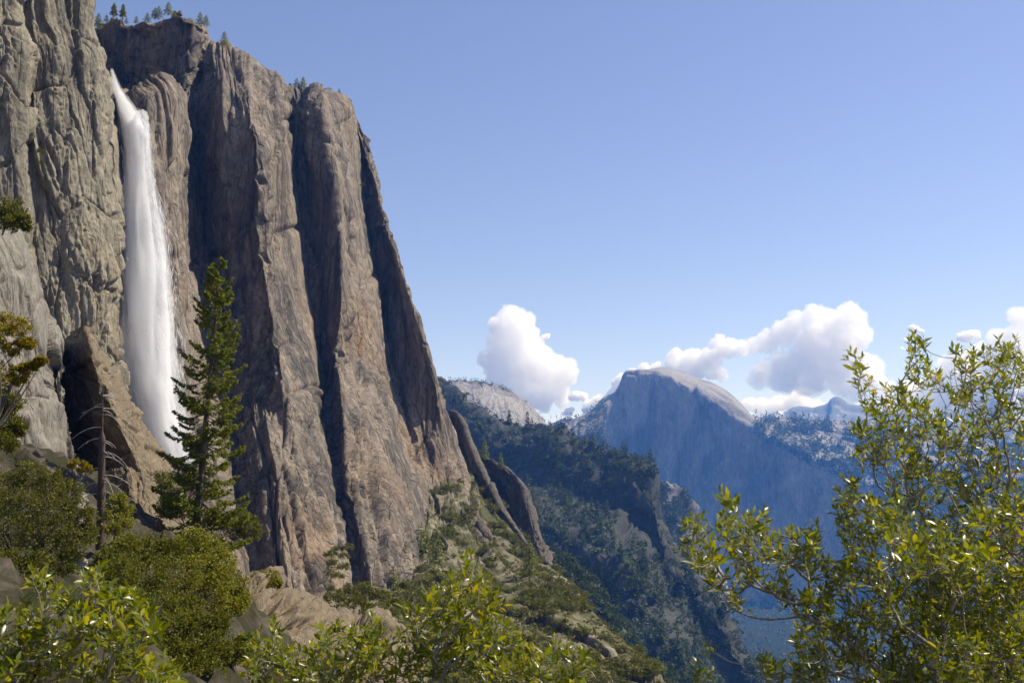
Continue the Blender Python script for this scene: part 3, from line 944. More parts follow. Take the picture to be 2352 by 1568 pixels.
def streaks(n, rng, spread, wmin, wmax, lmin, lmax, tlo=0.0, thi=None, bias=0.0):
    # equal number per metre of height
    L = np.r_[0, np.cumsum(np.hypot(np.diff(FALL[:, 0]), np.diff(FALL[:, 1])))]
    wgt = np.r_[0, np.cumsum((FALL[1:, 2] + FALL[:-1, 2]) * 0.5 * np.diff(L))]
    t = np.interp(rng.uniform(wgt[0], wgt[-1], n), wgt, np.arange(len(FALL)))
    sx, sy, hw, dd = fall_at(t)
    g = rng.normal(size=n) * 0.5
    g = np.where(np.abs(g) > 1.25, rng.uniform(-1, 1, n), g)
    off = g * hw * spread + bias * hw
    o = W(sx + off, sy, dd)
    o[:, 1] += rng.normal(size=n) * 0.35 * hw * 0.2
    s2 = fall_at(np.minimum(t + 0.25, len(FALL) - 1.01))
    e = W(s2[0] + g * s2[2] * spread + bias * s2[2], s2[1], s2[3])
    ex = unit(e - o + 1e-6)
    ex = unit(ex + rng.normal(size=(n, 3)) * 0.05)
    T = np.array([[0, 0, 0], [0.35, -0.5, -0.3], [0.35, 0.5, -0.3], [0.35, 0, 0.55], [1, 0, 0]], float)
    Ft = np.array([[0, 1, 2], [0, 2, 3], [0, 3, 1], [4, 2, 1], [4, 3, 2], [4, 1, 3]])
    ex, ey, ez = basis(ex, rand_dirs(n, rng))
    thick = np.clip(hw / 25.0, 0.35, 1.0)
    return stamp(T, Ft, o, ex, ey, ez, rng.uniform(lmin, lmax, n) * thick, rng.uniform(wmin, wmax, n) * thick)


rng = np.random.default_rng(21)
fall = empty('waterfall', tuple(W(400, 1060, 440)), 'tall white waterfall plunging down the granite cliff', 'waterfall')
# the soft body of the column, frayed at its edges, and its heart
ts = np.linspace(0, len(FALL) - 1, 220)
sx, sy, hw, dd = fall_at(ts)
an = np.linspace(0, 2 * math.pi, 48, endpoint=False)
ctr = W(sx, sy, dd)
A_, T_ = np.meshgrid(an, ts)
i = np.arange(220 * 48).reshape(220, 48)
j = np.roll(i, -1, 1)
FT = np.stack([i[:-1], i[1:], j[1:], j[:-1]], -1).reshape(-1, 4)


def column(name, f, amp, mat, seed, freq):
    rr = hw * f * dd / FS
    nx, ny = np.cos(A_), np.sin(A_)
    bump_ = 1 + amp * fbm2(nx * freq * 2 + 50, T_ * 0.55 + ny * freq * 2, seed, 3) + amp * 0.55 * fbm2(nx * freq * 9, T_ * 1.1 + ny * 9 * freq, seed + 5, 3)
    P = np.stack([ctr[:, None, 0] + rr[:, None] * bump_ * nx, ctr[:, None, 1] + 0.8 * rr[:, None] * bump_ * ny, ctr[:, None, 2] + 0 * A_], -1)
    caps = np.array([list(range(48))])
    return part(name, mesh_np(name, P, FT, mat), fall)


column('water_column', 1.1, 0.28, scatter_volume('falling_water', (1, 1, 1), 0.4, 0.0), 14, 1.6)
column('water_veil', 1.5, 0.3, scatter_volume('water_veil', (1, 1, 1), 0.07, 0.0), 24, 1.6)
part('water_strand', mesh_np('water_strand', *streaks(8500, rng, 1.35, 0.12, 0.42, 3.0, 11.0), water_mat('water_strand', 0.5)), fall, kind='stuff')
part('spray', mesh_np('spray', *streaks(3500, rng, 1.8, 0.3, 0.9, 3.0, 9.0), water_mat('spray', 0.07)), fall, kind='stuff')
# the side jet that leaps off the ledge on the right
JP = catmull(W([303, 308, 316, 325, 333, 337, 337, 334], [318, 288, 266, 258, 264, 288, 330, 390], 470), np.linspace(0, 7, 60))
jr = np.interp(np.linspace(0, 1, 60), [0, 0.3, 0.55, 1], [1.7, 1.7, 1.5, 0.9]) * (1 + 0.35 * np.sin(np.arange(60) * 1.9) * np.sin(np.arange(60) * 0.7))
part('side_jet', mesh_np('side_jet', *tube(JP, jr, 14), bpy.data.materials['falling_water']), fall)

# ------------------------------------------------------------------ trees
def conifer(name, base, top, spread, nbr, label, seed, start=0.1, tuft=0.45, group=None, mat=None, bare=0.0, cat='tree', dens=1.0, shape=0.8):
    """a fir or pine with its own trunk and crown; spread = longest branch in metres"""
    rng = np.random.default_rng(seed)
    base, top = np.array(base, float), np.array(top, float)
    H = np.linalg.norm(top - base)
    root = empty(name, tuple(base), label, cat, group)
    n = 24
    t = np.linspace(0, 1, n)
    path = base + (top - base) * t[:, None]
    path[1:-1, :2] += rng.normal(size=(n - 2, 2)) * H * 0.0015
    r0 = H * 0.0135
    part('trunk', mesh_np('trunk', *tube(path, r0 * (1 - t) ** 0.8 + 0.02, 9), M_BARK), root)
    for k in range(nbr):
        f = start + (1 - start) * (k + rng.uniform()) / nbr
        o = base + (top - base) * f
        az = rng.uniform(0, 2 * math.pi)
        L = spread * ((1 - f) / (1 - start)) ** shape * rng.uniform(0.55, 1.1) + 0.04 * spread + 0.1
        up = 0.45 - 0.75 * (1 - f) + rng.normal() * 0.12
        d0 = np.array([math.cos(az), math.sin(az), up])
        d0 /= np.linalg.norm(d0)
        s = np.linspace(0, 1, 7)
        p = o + d0 * (s[:, None] * L)
        p[:, 2] += L * (-0.22 * np.sin(s * math.pi * 0.8) + 0.18 * s ** 3)
        bo = part('branch', mesh_np('branch', *tube(p, (0.011 * L + 0.012) * (1 - 0.85 * s), 4), M_BARK), root)
        if rng.uniform() < bare:
            continue
        m = int((14 + 26 * L / spread) * dens * max(1, L / 3.0))
        q = rng.uniform(0.25, 1.0, m) ** 0.75
        c = np.stack([np.interp(q, s, p[:, a]) for a in range(3)], -1)
        side = np.cross(d0, [0, 0, 1])
        lat = rng.uniform(-1, 1, m) * (0.28 * L * (1.05 - q) + 0.06 * L)
        c = c + side[None] * lat[:, None] + np.array([0, 0, -1]) * (np.abs(lat) * 0.25 + rng.uniform(0, 0.06, m) * L)[:, None]
        # every sprig is a handful of needle blades
        nb = 5
        cc = np.repeat(c, nb, 0)
        dirs = unit(np.repeat(unit(d0[None] * 0.8 + side[None] * np.sign(lat)[:, None] * 0.9 + np.array([0, 0, -0.25])), nb, 0) + rng.normal(size=(m * nb, 3)) * 0.55)
        exx, eyy, ezz = basis(dirs, rand_dirs(m * nb, rng) + np.array([0, 0, 1.2]))
        sz = tuft * rng.uniform(0.6, 1.25, m * nb)
        link('foliage', mesh_np('foliage', *stamp(QUAD_T, QUAD_F, cc - dirs * sz[:, None] * 0.3, exx, eyy, ezz, sz, sz * 0.42), mat or M_NEEDLE, False), bo)
    return root


b0, t0 = W(447, 1262, 125), W(506, 598, 125)
conifer('fir_tree', b0, t0, 6.6, 220, 'tall green fir tree rising in front of the granite wall', 41, start=0.06, tuft=0.44, bare=0.06, dens=1.55, shape=0.6)

# the dead trunk and its grey down-swept branches
sb, st = W(231, 1262, 105), W(236, 890, 105)
snag = empty('dead_tree', tuple(sb), 'dead reddish tree trunk with bare drooping grey branches', 'tree')
rng = np.random.default_rng(55)
t = np.linspace(0, 1, 30)
path = sb + (st - sb) * t[:, None]
part('trunk', mesh_np('trunk', *tube(path, np.where(t < 0.72, 0.50 - 0.28 * t, 0.30 - 0.26 * t) * (1 + 0.05 * np.sin(t * 40)), 10), M_BARKRED), snag)
for k in range(26):
    f = rng.uniform(0.12, 0.97)
    o = sb + (st - sb) * f
    az = rng.choice([rng.uniform(-0.9, 0.9), rng.uniform(-0.9, 0.9), rng.uniform(2.3, 4.0)])
    L = rng.uniform(1.2, 5.2) * (1.1 - 0.5 * f)
    s = np.linspace(0, 1, 8)
    d0 = np.array([math.cos(az), math.sin(az), 0.12])
    p = o + d0 * (s[:, None] * L)
    p[:, 2] -= 0.55 * L * s ** 2.1
    acc = Acc()
    acc.add(tube(p, 0.055 * (1 - 0.8 * s) + 0.012, 5))
    for q in range(rng.integers(1, 5)):
        a = rng.integers(3, 7)
        dd2 = unit(d0 + rng.normal(size=3) * 0.6 + np.array([0, 0, -0.4]))
        ss = np.linspace(0, 1, 4)
        acc.add(tube(p[a] + dd2 * (ss[:, None] * L * rng.uniform(0.12, 0.3)), 0.02 * (1 - 0.7 * ss), 4))
    part('branch', acc.mesh('dead_branch', M_BARKGREY), snag)


def broadleaf(name, label, base, blobs, leaf, per, mat, seed, group=None, cat='tree', trunk_r=0.12, bark=None, flat=0.8):
    """blobs: (sx, sy, r, d) leaf clumps in picture coordinates; the limbs run from base to every clump"""
    rng = np.random.default_rng(seed)
    base = np.array(base, float)
    root = empty(name, tuple(base), label, cat, group)
    C = np.array([W(x, y, d) for x, y, r, d in blobs])
    Rr = np.array([r * d / FS for x, y, r, d in blobs])
    limb, crown = Acc(), Acc()
    mid = base + (C.mean(0) - base) * 0.45
    s = np.linspace(0, 1, 8)[:, None]
    limb.add(tube(base + (mid - base) * s, trunk_r * (1.0 - 0.3 * s[:, 0]), 7))
    for c, r in zip(C, Rr):
        sag = rng.normal(size=3) * 0.12 * np.linalg.norm(c - mid)
        p = mid + (c - mid) * s + sag * np.sin(s * math.pi)
        limb.add(tube(p, trunk_r * (0.6 - 0.5 * s[:, 0]), 5))
        # a clump is many little tufts set on and inside a lumpy ball
        nt_ = max(10, int(per * 0.028))
        td = rand_dirs(nt_, rng)
        tr = r * rng.uniform(0.35, 1.12, nt_) ** 0.7
        tc = c + td * tr[:, None] * np.array([1, 1, flat])
        for tcc in tc[:: max(1, nt_ // 6)]:
            limb.add(tube(c + (tcc - c) * np.linspace(0, 1, 4)[:, None], trunk_r * 0.12 * np.linspace(1, 0.3, 4), 3))
        m = int(per)
        idx = rng.integers(0, nt_, m)
        pos = tc[idx] + rng.normal(size=(m, 3)) * (r * 0.15)
        dirs = unit(rand_dirs(m, rng) + td[idx] * 0.8 + np.array([0, 0, 0.3]))
        exx, eyy, ezz = basis(dirs, rand_dirs(m, rng) + np.array([0.3, 0, 0.9]))
        sz = leaf * rng.uniform(0.6, 1.3, m)
        crown.add(stamp(QUAD_T, QUAD_F, pos, exx, eyy, ezz, sz, sz * 0.6))
    part('trunk', limb.mesh('trunk', bark or M_DARKTWIG), root)
    part('crown', crown.mesh('crown', mat, False), root)
    return root


broadleaf('oak_tree', 'broad green oak crown below the dead trunk, left of the paler oak', W(330, 1520, 72),
          [(285, 1265, 42, 74), (345, 1262, 40, 76), (395, 1265, 36, 76), (270, 1320, 48, 70), (335, 1325, 55, 72), (400, 1330, 50, 74), (290, 1385, 44, 68), (360, 1395, 52, 70), (420, 1400, 46, 72), (250, 1290, 30, 72)],
          0.20, 2600, M_OAK, 61)
broadleaf('oak_tree', 'pale yellow-green oak beside the rock bench, under the tall fir', W(480, 1480, 78),
          [(440, 1250, 38, 80), (478, 1262, 36, 80), (505, 1300, 36, 80), (530, 1340, 34, 80), (545, 1375, 26, 80), (465, 1310, 46, 78), (500, 1360, 46, 78), (530, 1395, 26, 79)],
          0.20, 2400, M_OAKLT, 62)
broadleaf('oak_tree', 'lower green oak standing downhill of the pale oak, above the foreground leaves', W(440, 1600, 66),
          [(400, 1445, 46, 68), (455, 1440, 46, 69), (500, 1430, 32, 70), (385, 1500, 42, 66), (440, 1500, 48, 67), (490, 1480, 36, 68), (420, 1550, 45, 65), (470, 1540, 40, 66), (530, 1500, 30, 70), (560, 1480, 24, 71)],
          0.19, 2300, M_OAK, 63)
broadleaf('broadleaf_tree', 'dark olive-green feathery tree against the pale rock slab', W(40, 1400, 86),
          [(20, 1120, 42, 88), (70, 1092, 36, 88), (115, 1110, 36, 88), (160, 1140, 36, 88), (60, 1160, 48, 86), (120, 1175, 46, 86), (185, 1190, 30, 88), (30, 1220, 48, 84), (100, 1235, 48, 85), (165, 1240, 42, 86), (-20, 1160, 45, 85), (20, 1290, 40, 82), (85, 1300, 40, 83), (150, 1290, 34, 85), (200, 1225, 24, 88)],
          0.20, 1900, M_OLIVE, 64, trunk_r=0.2)
broadleaf('broadleaf_tree', 'yellow-green tree whose branches hang before the pale slab', W(-60, 1150, 58),
          [(8, 745, 28, 60), (40, 752, 26, 60), (-25, 780, 45, 59), (62, 790, 14, 60), (30, 800, 20, 60), (40, 862, 24, 60), (15, 880, 26, 60), (96, 830, 12, 60), (78, 838, 12, 60), (55, 845, 12, 60), (-30, 860, 45, 59)],
          0.15, 1100, M_YEL, 65, trunk_r=0.13)
broadleaf('leafy_bush', 'grey-green bush below the yellow tree at the pale slab', W(-60, 1100, 62),
          [(-10, 930, 36, 63), (25, 925, 28, 63), (10, 970, 36, 63), (40, 985, 20, 63), (-25, 1000, 36, 62), (15, 1015, 26, 62)], 0.16, 1500, M_OLIVE, 66, cat='bush')
broadleaf('rock_bush', 'round green bush growing on the top of the pale slab', W(5, 540, 123),
          [(0, 478, 34, 122), (30, 485, 28, 122), (52, 505, 18, 122), (15, 510, 26, 121), (-25, 490, 40, 121), (60, 522, 10, 122)], 0.30, 1300, M_OAK, 67, cat='bush')
broadleaf('oak_bush', 'bright green bush perched on the small tan boulder', W(190, 1105, 118), [(180, 1070, 16, 116), (198, 1080, 13, 116), (165, 1065, 10, 116)], 0.22, 700, M_YEL, 68, cat='bush')
broadleaf('oak_bush', 'light green bush to the right of the dead trunk', W(262, 1240, 104), [(268, 1150, 22, 104), (285, 1165, 20, 104), (258, 1180, 24, 103), (285, 1195, 22, 103), (262, 1215, 22, 102)], 0.22, 1000, M_OAKLT, 69, cat='bush')
broadleaf('oak_bush', 'green bush at the fir trunk, in front of the leaning pinnacle', W(400, 1240, 140), [(375, 1105, 22, 142), (405, 1115, 26, 142), (395, 1150, 28, 141), (425, 1165, 26, 141), (380, 1175, 20, 141), (550, 1190, 28, 140), (575, 1215, 26, 140), (540, 1225, 26, 140)], 0.30, 1100, M_OAK, 70, cat='bush')
broadleaf('oak_bush', 'green bush clinging to the rock left of the flat ledge', W(612, 1370, 150), [(598, 1325, 18, 152), (622, 1328, 20, 152), (610, 1345, 16, 151), (637, 1340, 10, 152)], 0.30, 900, M_OAKLT, 71, cat='bush')

# ------------------------------------------------------------------ small plant meshes shared by many copies
def bush_mesh(seed, mat, n=900, leaf=0.17, flat=0.8):
    rng = np.random.default_rng(seed)
    k = 34
    td = rand_dirs(k, rng)
    td[:, 2] = np.abs(td[:, 2]) * 1.0 - 0.12
    tr = rng.uniform(0.45, 1.0, k)
    tc = td * tr[:, None] * np.array([1, 1, flat])
    idx = rng.integers(0, k, n)
    pos = tc[idx] + rng.normal(size=(n, 3)) * 0.12
    dirs = unit(rand_dirs(n, rng) + td[idx])
    ex, ey, ez = basis(dirs, rand_dirs(n, rng) + np.array([0.3, 0, 0.8]))
    sz = leaf * rng.uniform(0.6, 1.3, n)
    return mesh_np('bush_%d' % seed, *stamp(QUAD_T, QUAD_F, pos, ex, ey, ez, sz, sz * 0.75), mat, False)


def tree_arrays(seed, n, leaf, width=0.17, start=0.12, tuft=4, shape=0.9, gap=0.0):
    """unit-height conifer: foliage quads (first) and trunk quads"""
    rng = np.random.default_rng(seed)
    crown = Acc()
    f = start + (1 - start) * rng.uniform(0, 1, n) ** 1.15
    if gap:
        f = np.round(f * 13) / 13 + rng.normal(size=n) * 0.012
    az = rng.uniform(0, 2 * math.pi, n)
    lob = 0.75 + 0.35 * np.sin(az * 3 + f * 23 + seed)
    r = width * np.clip(1 - f, 0, 1) ** shape * rng.uniform(0.15, 1.0, n) ** 0.6 * lob
    pos = np.stack([np.cos(az) * r, np.sin(az) * r, f - r * 0.25], -1)
    dirs = unit(np.stack([np.cos(az), np.sin(az), -0.25 + 0 * az], -1) + rng.normal(size=(n, 3)) * 0.4)
    ex, ey, ez = basis(dirs, rand_dirs(n, rng) + np.array([0, 0, 1.3]))
    sz = leaf * rng.uniform(0.6, 1.3, n) * (0.5 + 0.5 * np.clip(1 - f, 0, 1))
    crown.add(stamp(QUAD_T, QUAD_F, pos, ex, ey, ez, sz, sz * 0.6))
    t = np.linspace(-0.06, 0.97, 5)
    tr = tube(np.stack([0 * t, 0 * t, t], -1), 0.016 * (1 - t) + 0.003, 5)
    return (np.concatenate(crown.V), np.concatenate(crown.F)), tr


def conifer_mesh(seed, mat, bole=True, **kw):
    c, tr = tree_arrays(seed, **kw)
    if not bole:
        return mesh_np('conifer_%d' % seed, c[0], c[1], mat, False)
    V = np.concatenate([c[0], tr[0]])
    Fa = np.concatenate([c[1], tr[1] + len(c[0])])
    return mesh_np('conifer_%d' % seed, V, Fa, [mat, M_BARK], False, np.r_[np.zeros(len(c[1])), np.ones(len(tr[1]))])


def pine(base_s, top_y, d, seed, label, width=0.26, group=None, start=0.25, n=420, leaf=0.085, lean=0.0, shape=0.55):
    """a pine standing on a ledge: trunk and crown"""
    b = W(base_s[0], base_s[1] + 3, d)
    H = W(base_s[0], top_y, d)[2] - b[2]
    root = empty('pine_tree', tuple(b), label, 'tree', group)
    root.rotation_euler = (0, lean, seed * 1.3)
    c, tr = tree_arrays(seed, n=n, leaf=leaf, width=width, start=start, shape=shape, gap=1.0)
    link('trunk', mesh_np('trunk', tr[0] * H, tr[1], M_BARK), root)
    link('crown', mesh_np('crown', c[0] * H, c[1], M_NEEDLE, False), root)
    return root


g = 'pines along the cliff rim'
rim = [((260, 50), 9, 690, 'flat-topped tall pine on the rim above the waterfall, one of a tall pair', .22, .45),
       ((281, 50), 11, 690, 'slender tall pine on the rim above the waterfall, other of the tall pair', .2, .4),
       ((225, 60), 31, 690, 'pine at the rim beside the left cliff edge', .3, .1), ((244, 48), 34, 690, 'small bushy pine between the left cliff edge and the tall pair', .4, .1),
       ((267, 50), 40, 690, 'tiny young pine at the feet of the tall pair', .3, .05), ((290, 51), 40, 690, 'low young pine just right of the tall pair', .4, .05),
       ((313, 51), 37, 690, 'short pine alone on the level rim', .4, .1), ((338, 48), 30, 680, 'short pine where the rim begins to climb to the knob', .4, .1),
       ((355, 42), 18, 680, 'leaning pine on the rising rim below the knob', .35, .2), ((364, 40), 15, 680, 'dense pine on the rising rim below the knob', .4, .15),
       ((386, 33), 6, 680, 'pine on the crest of the rocky knob', .36, .2), ((398, 33), 24, 680, 'small bushy pine beside the boulder on the knob', .6, .05),
       ((459, 53), 29, 680, 'dark pine on the outer shoulder of the knob', .36, .1), ((473, 56), 35, 680, 'smaller pine at the outer edge of the knob', .36, .1),
       ((515, 100), 73, 760, 'single dark pine on the notch before the rounded buttress', .36, .05),
       ((681, 203), 180, 890, 'shorter pine of the pair on the flat buttress top', .36, .12), ((696, 203), 177, 890, 'taller pine of the pair on the flat buttress top', .32, .18),
       ((688, 203), 192, 890, 'low pine between the pair on the flat buttress top', .5, .05), ((779, 218), 204, 935, 'small pine at the brink of the farthest buttress', .32, .15)]
for k, (bs, ty, d_, lab, wd, stt) in enumerate(rim):
    pine(bs, ty, d_, 200 + k, lab, width=wd * 1.15, group=g, start=stt, n=800, leaf=0.1)

rk = W(413, 32, 688)
me = mesh_np('rim_boulder', *tube([(0, 0, -1.0), (0, 0, 0.2), (0.3, 0, 1.4), (0.7, 0, 2.4), (0.8, 0, 2.7)], [2.0, 1.9, 1.3, 0.7, 0.1], 9), M_BOULD, False)
link('boulder', me, loc=tuple(rk), label='dark upright boulder on the crest of the rim knob', cat='boulder')

# pines and bushes on the talus
tg = 'pines on the talus slope'
for k, (bx, by, ty, d_, lab) in enumerate([
        (966, 1300, 1200, 655, 'tall dark pine standing in the bushes at the cliff foot, left of its twin'), (1001, 1300, 1208, 660, 'tall dark pine standing in the bushes at the cliff foot, right of its twin'),
        (902, 1395, 1300, 560, 'thin pine against the lit cliff foot above the ledge'), (1216, 1338, 1240, 640, 'thin sparse pine alone among low bushes on the talus'),
        (985, 1330, 1262, 620, 'dark pine below the twin pines on the talus'), (1036, 1215, 1165, 790, 'pine among rocks below the rib of grey fins'),
        (1112, 1060, 1005, 1080, 'wind-shaped pine on the brown outer fin'), (1150, 1080, 1040, 1100, 'smaller pine on the brown outer fin'), (1240, 1345, 1300, 780, 'pine at the skyline edge of the talus'),
        (760, 1330, 1262, 420, 'pine on the broken rocks under the wall above the ledge')]):
    pine((bx, by), ty, d_, 300 + k, lab, width=0.26, group=tg, start=0.2, n=800, leaf=0.08)

BUSH = [bush_mesh(400 + k, M_BUSH) for k in range(4)] + [bush_mesh(410 + k, M_OAK) for k in range(2)]


def put(me, name, loc, scale, rz, **kw):
    o = link(name, me, None, tuple(loc), **kw)
    o.scale = scale if hasattr(scale, '__len__') else (scale,) * 3
    o.rotation_euler = (0, 0, rz)
    return o


def project(P):
    P = np.asarray(P)
    zc = P[..., 1] * CP + P[..., 2] * SP
    yc = -P[..., 1] * SP + P[..., 2] * CP
    return 1176 + FS * P[..., 0] / zc, 784 - FS * yc / zc


def scatter(S, n, cond, rng):
    """random grid vertices of a loft that satisfy cond(U, V, noise), thinned evenly by area in the picture"""
    P, U, V = S
    sx, sy = project(P)
    du = np.abs(np.gradient(sx, axis=0) * np.gradient(sy, axis=1) - np.gradient(sx, axis=1) * np.gradient(sy, axis=0))
    m = cond(U, V, sx, sy)
    w = (du * m).ravel()
    idx = rng.choice(w.size, size=n, p=w / w.sum(), replace=True)
    Q = P.reshape(-1, 3)[idx]
    return Q + rng.normal(size=Q.shape) * np.array([1.5, 1.5, 0])


rng = np.random.default_rng(77)
Q = scatter(TALUS, 330, lambda U, V, sx, sy: ((U > 0.8) & (U < 5.2) & (V > 0.5) & (V < 5.0)) * np.where(V < 3.6, 2.4, 1.0) * np.where(fbm2(sx / 45, sy / 32, 9, 3) > -0.12 - 0.12 * (V - 2), 1.0, 0.05), rng)
for k, q in enumerate(Q[:290]):
    r = rng.uniform(3.2, 7.6) if q[1] > 540 else rng.uniform(2.2, 5.2)
    put(BUSH[k % 6], 'talus_bush', q - np.array([0, 0, 0.1 * r]), (r * rng.uniform(.9, 1.4), r, r * rng.uniform(.75, 1.1)), rng.uniform(0, 6.3),
        label=('large' if r > 5 else 'small' if r < 3.4 else 'middling') + ' rounded olive bush ' + ('high on the talus below the rock fins' if q[1] > 760 else 'on the talus beside the lit cliff foot' if q[0] < -35 else 'on the middle of the talus slope' if q[1] > 560 else 'low on the talus above the foreground leaves'),
        cat='bush', group='bushes on the talus slope')
# low ground cover between them
M_COVER = M_BUSH
Q = scatter(TALUS, 5000, lambda U, V, sx, sy: ((U > 0.8) & (U < 5.3) & (V > 0.6) & (V < 5.6)) * np.where(fbm2(sx / 30, sy / 22, 10, 3) > 0.0 - 0.1 * (V - 3), 1.0, 0.04), rng)


def joined(name, Q, meshes, rmin, rmax, rng, stretch=1.0, n_keep=None, **kw):
    acc = Acc()
    data = []
    for me in meshes:
        V = np.empty(len(me.vertices) * 3, np.float32)
        me.vertices.foreach_get('co', V)
        Fv = np.empty(len(me.polygons) * 4, np.int32)
        me.loops.foreach_get('vertex_index', Fv)
        data.append((V.reshape(-1, 3).astype(float), Fv.reshape(-1, 4)))
    for q in Q:
        V, Fv = data[rng.integers(0, len(data))]
        a = rng.uniform(0, 6.28)
        r = rng.uniform(rmin, rmax)
        R_ = np.array([[math.cos(a), -math.sin(a), 0], [math.sin(a), math.cos(a), 0], [0, 0, stretch]]) * r
        acc.add((V @ R_.T + q, Fv))
    me = acc.mesh(name, meshes[0].materials[0], False)
    return link(name, me, **kw)


LOWB = [bush_mesh(420 + k, M_BUSH, n=22, leaf=0.7, flat=0.6) for k in range(3)]
joined('undergrowth', Q, LOWB, 0.9, 2.2, rng, label='low dense undergrowth covering the talus slope', cat='undergrowth', kind='stuff')

# bushes on the ledge and rocks below the wall
lb = [(770, 1370, 24, 300), (800, 1355, 26, 305), (835, 1350, 26, 310), (870, 1365, 28, 310), (905, 1385, 24, 320), (820, 1380, 28, 295), (860, 1395, 28, 295), (895, 1405, 18, 305), (780, 1395, 18, 290), (845, 1410, 20, 290), (920, 1400, 16, 330),
      (760, 1270, 14, 440), (775, 1258, 14, 440), (800, 1255, 14, 440), (790, 1275, 14, 430), (762, 1290, 12, 420), (790, 1300, 16, 410), (775, 1320, 14, 400), (940, 1255, 14, 690), (905, 1330, 20, 600), (915, 1345, 18, 580), (895, 1355, 16, 570), (985, 1160, 16, 800), (965, 1145, 12, 820), (1005, 1170, 14, 800), (970, 1175, 16, 780), (760, 1350, 12, 330)]
for k, (x, y, r, d_) in enumerate(lb):
    R_ = r * d_ / FS
    put(BUSH[k % 6], 'ledge_bush', W(x, y + r * 0.3, d_), (R_ * 1.15, R_, R_), k * 1.7, label='dense green bush ' + ('of the thicket on the flat ledge' if k < 11 else 'on the broken rocks left of the broad lit face' if k < 17 else 'at the foot of the broad lit face') + (', a bigger one' if r >= 24 else ', a smaller one'), cat='bush', group='bushes on the ledges at the cliff foot')
# tufts high on the walls
for k, (x, y, r, d_, lab) in enumerate([(92, 350, 9, 296, 'small dark tree in the cleft of the left wall'), (95, 375, 7, 296, 'lower shrub in the cleft of the left wall'), (975, 1535, 0, 1, '')][:2]):
    R_ = r * d_ / FS
    put(BUSH[k], 'cliff_shrub', W(x, y, d_), (R_, R_, R_ * 1.4), k * 2.0, label=lab, cat='shrub')
for k, (x, y, d_, lab) in enumerate([(755, 968 + 20, 690, 'green tuft in a crack low on the broad lit face'), (1005, 885, 935, 'green tuft near the skyline edge above the forest'), (935, 665, 895, 'green tuft on the skyline step of the cliff'), (832, 425, 915, 'green tuft high on the last buttress')]):
    R_ = 6 * d_ / FS
    put(BUSH[k], 'cliff_shrub', W(x, y, d_ - 6), (R_, R_, R_), k * 2.0, label=lab, cat='shrub')

# ------------------------------------------------------------------ forest on the middle ridge, spur, knob and far mountains
FIR = [conifer_mesh(500 + k, M_FARTREE, n=150, leaf=0.16, width=0.2, start=0.06) for k in range(4)]
FIRLOW = [conifer_mesh(520 + k, M_FARTREE, bole=False, n=26, leaf=0.30, width=0.19, start=0.05) for k in range(3)]
PUFF = [bush_mesh(430 + k, M_FARTREE, n=260, leaf=0.3) for k in range(4)]
PUFFLOW = [bush_mesh(440 + k, M_FARTREE, n=24, leaf=0.75) for k in range(3)]
rng = np.random.default_rng(88)


def bench(U, V, sx, sy):
    return ((V > 0.95) & (V < 2.0)) | ((V > 3.0) & (V < 4.15)) | ((V > 5.0) & (V < 6.2)) | ((V > 7.0) & (V < 8.3))


Q = scatter(RIDGE, 1500, lambda U, V, sx, sy: (bench(U, V, sx, sy) & (sx > 990) & (sy < 1600)) * np.where(fbm2(sx / 50, sy / 40, 11, 3) > -0.25, 1.0, 0.1) * np.where((sx > 1410) & (sy > 1090) & (sy < 1260), 0.12, 1.0), rng)
for k, q in enumerate(Q[:260]):
    h_ = rng.uniform(17, 36)
    put(FIR[k % 4], 'forest_fir', q - np.array([0, 0, 1.0]), (h_ * 1.1, h_ * 1.1, h_), rng.uniform(0, 6.3), label=('tall' if h_ > 27 else 'short') + ' dark fir ' + ('near the crest of the middle ridge' if project(q)[1] < 1060 else 'on the middle benches of the forested ridge' if project(q)[1] < 1250 else 'on the lowest benches of the forested ridge'), cat='tree', group='firs on the middle ridge')
joined('forest', Q[260:900], FIRLOW, 14, 30, rng, label='dark conifer wood on the benches of the middle ridge', cat='forest', kind='stuff')
joined('forest', Q[900:], PUFFLOW, 5, 11, rng, label='broadleaf wood on the benches of the middle ridge', cat='forest', kind='stuff')
Q = scatter(RIDGE, 2700, lambda U, V, sx, sy: ((V > 0.9) & (sx > 1000) & (sy < 1600)) * np.where(fbm2(sx / 30, sy / 30, 12, 3) > 0.05, 1.0, 0.15) * np.where((sx > 1410) & (sy > 1090) & (sy < 1330), 0.2, 1.0), rng)
joined('scrub', Q, PUFFLOW, 3, 7, rng, label='dark scrub on the steep steps of the middle ridge', cat='scrub', kind='stuff')
Q = scatter(SPUR, 420, lambda U, V, sx, sy: (V > 0.75) & (V < 3.0) & (sy < 1600), rng)
for k, q in enumerate(Q[:280]):
    r = rng.uniform(5, 9.5)
    put(PUFF[k % 4], 'oak_tree', q + np.array([0, 0, 0.2 * r]), (r * 1.1, r * 1.1, r), rng.uniform(0, 6.3), label=('broad' if r > 7.5 else 'small') + ' round-crowned oak ' + ('at the upper end of the wooded spur' if project(q)[1] < 1380 else 'at the lower end of the wooded spur'), cat='tree', group='oaks on the wooded spur')
joined('forest', Q[280:], PUFFLOW, 5, 9, rng, label='thick oak wood filling the spur beyond the talus', cat='forest', kind='stuff')
for k, (x, y, ty) in enumerate([(1228, 1240, 1200), (1247, 1252, 1218), (1300, 1275, 1250), (1215, 1225, 1190)]):
    b = W(x, y + 4, 1230)
    h_ = (y - ty) * 1230 / FS
    put(FIR[k], 'forest_fir', b, (h_ * 1.2, h_ * 1.2, h_), k, label='dark fir standing among the oaks on the wooded spur', cat='tree', group='firs on the wooded spur')

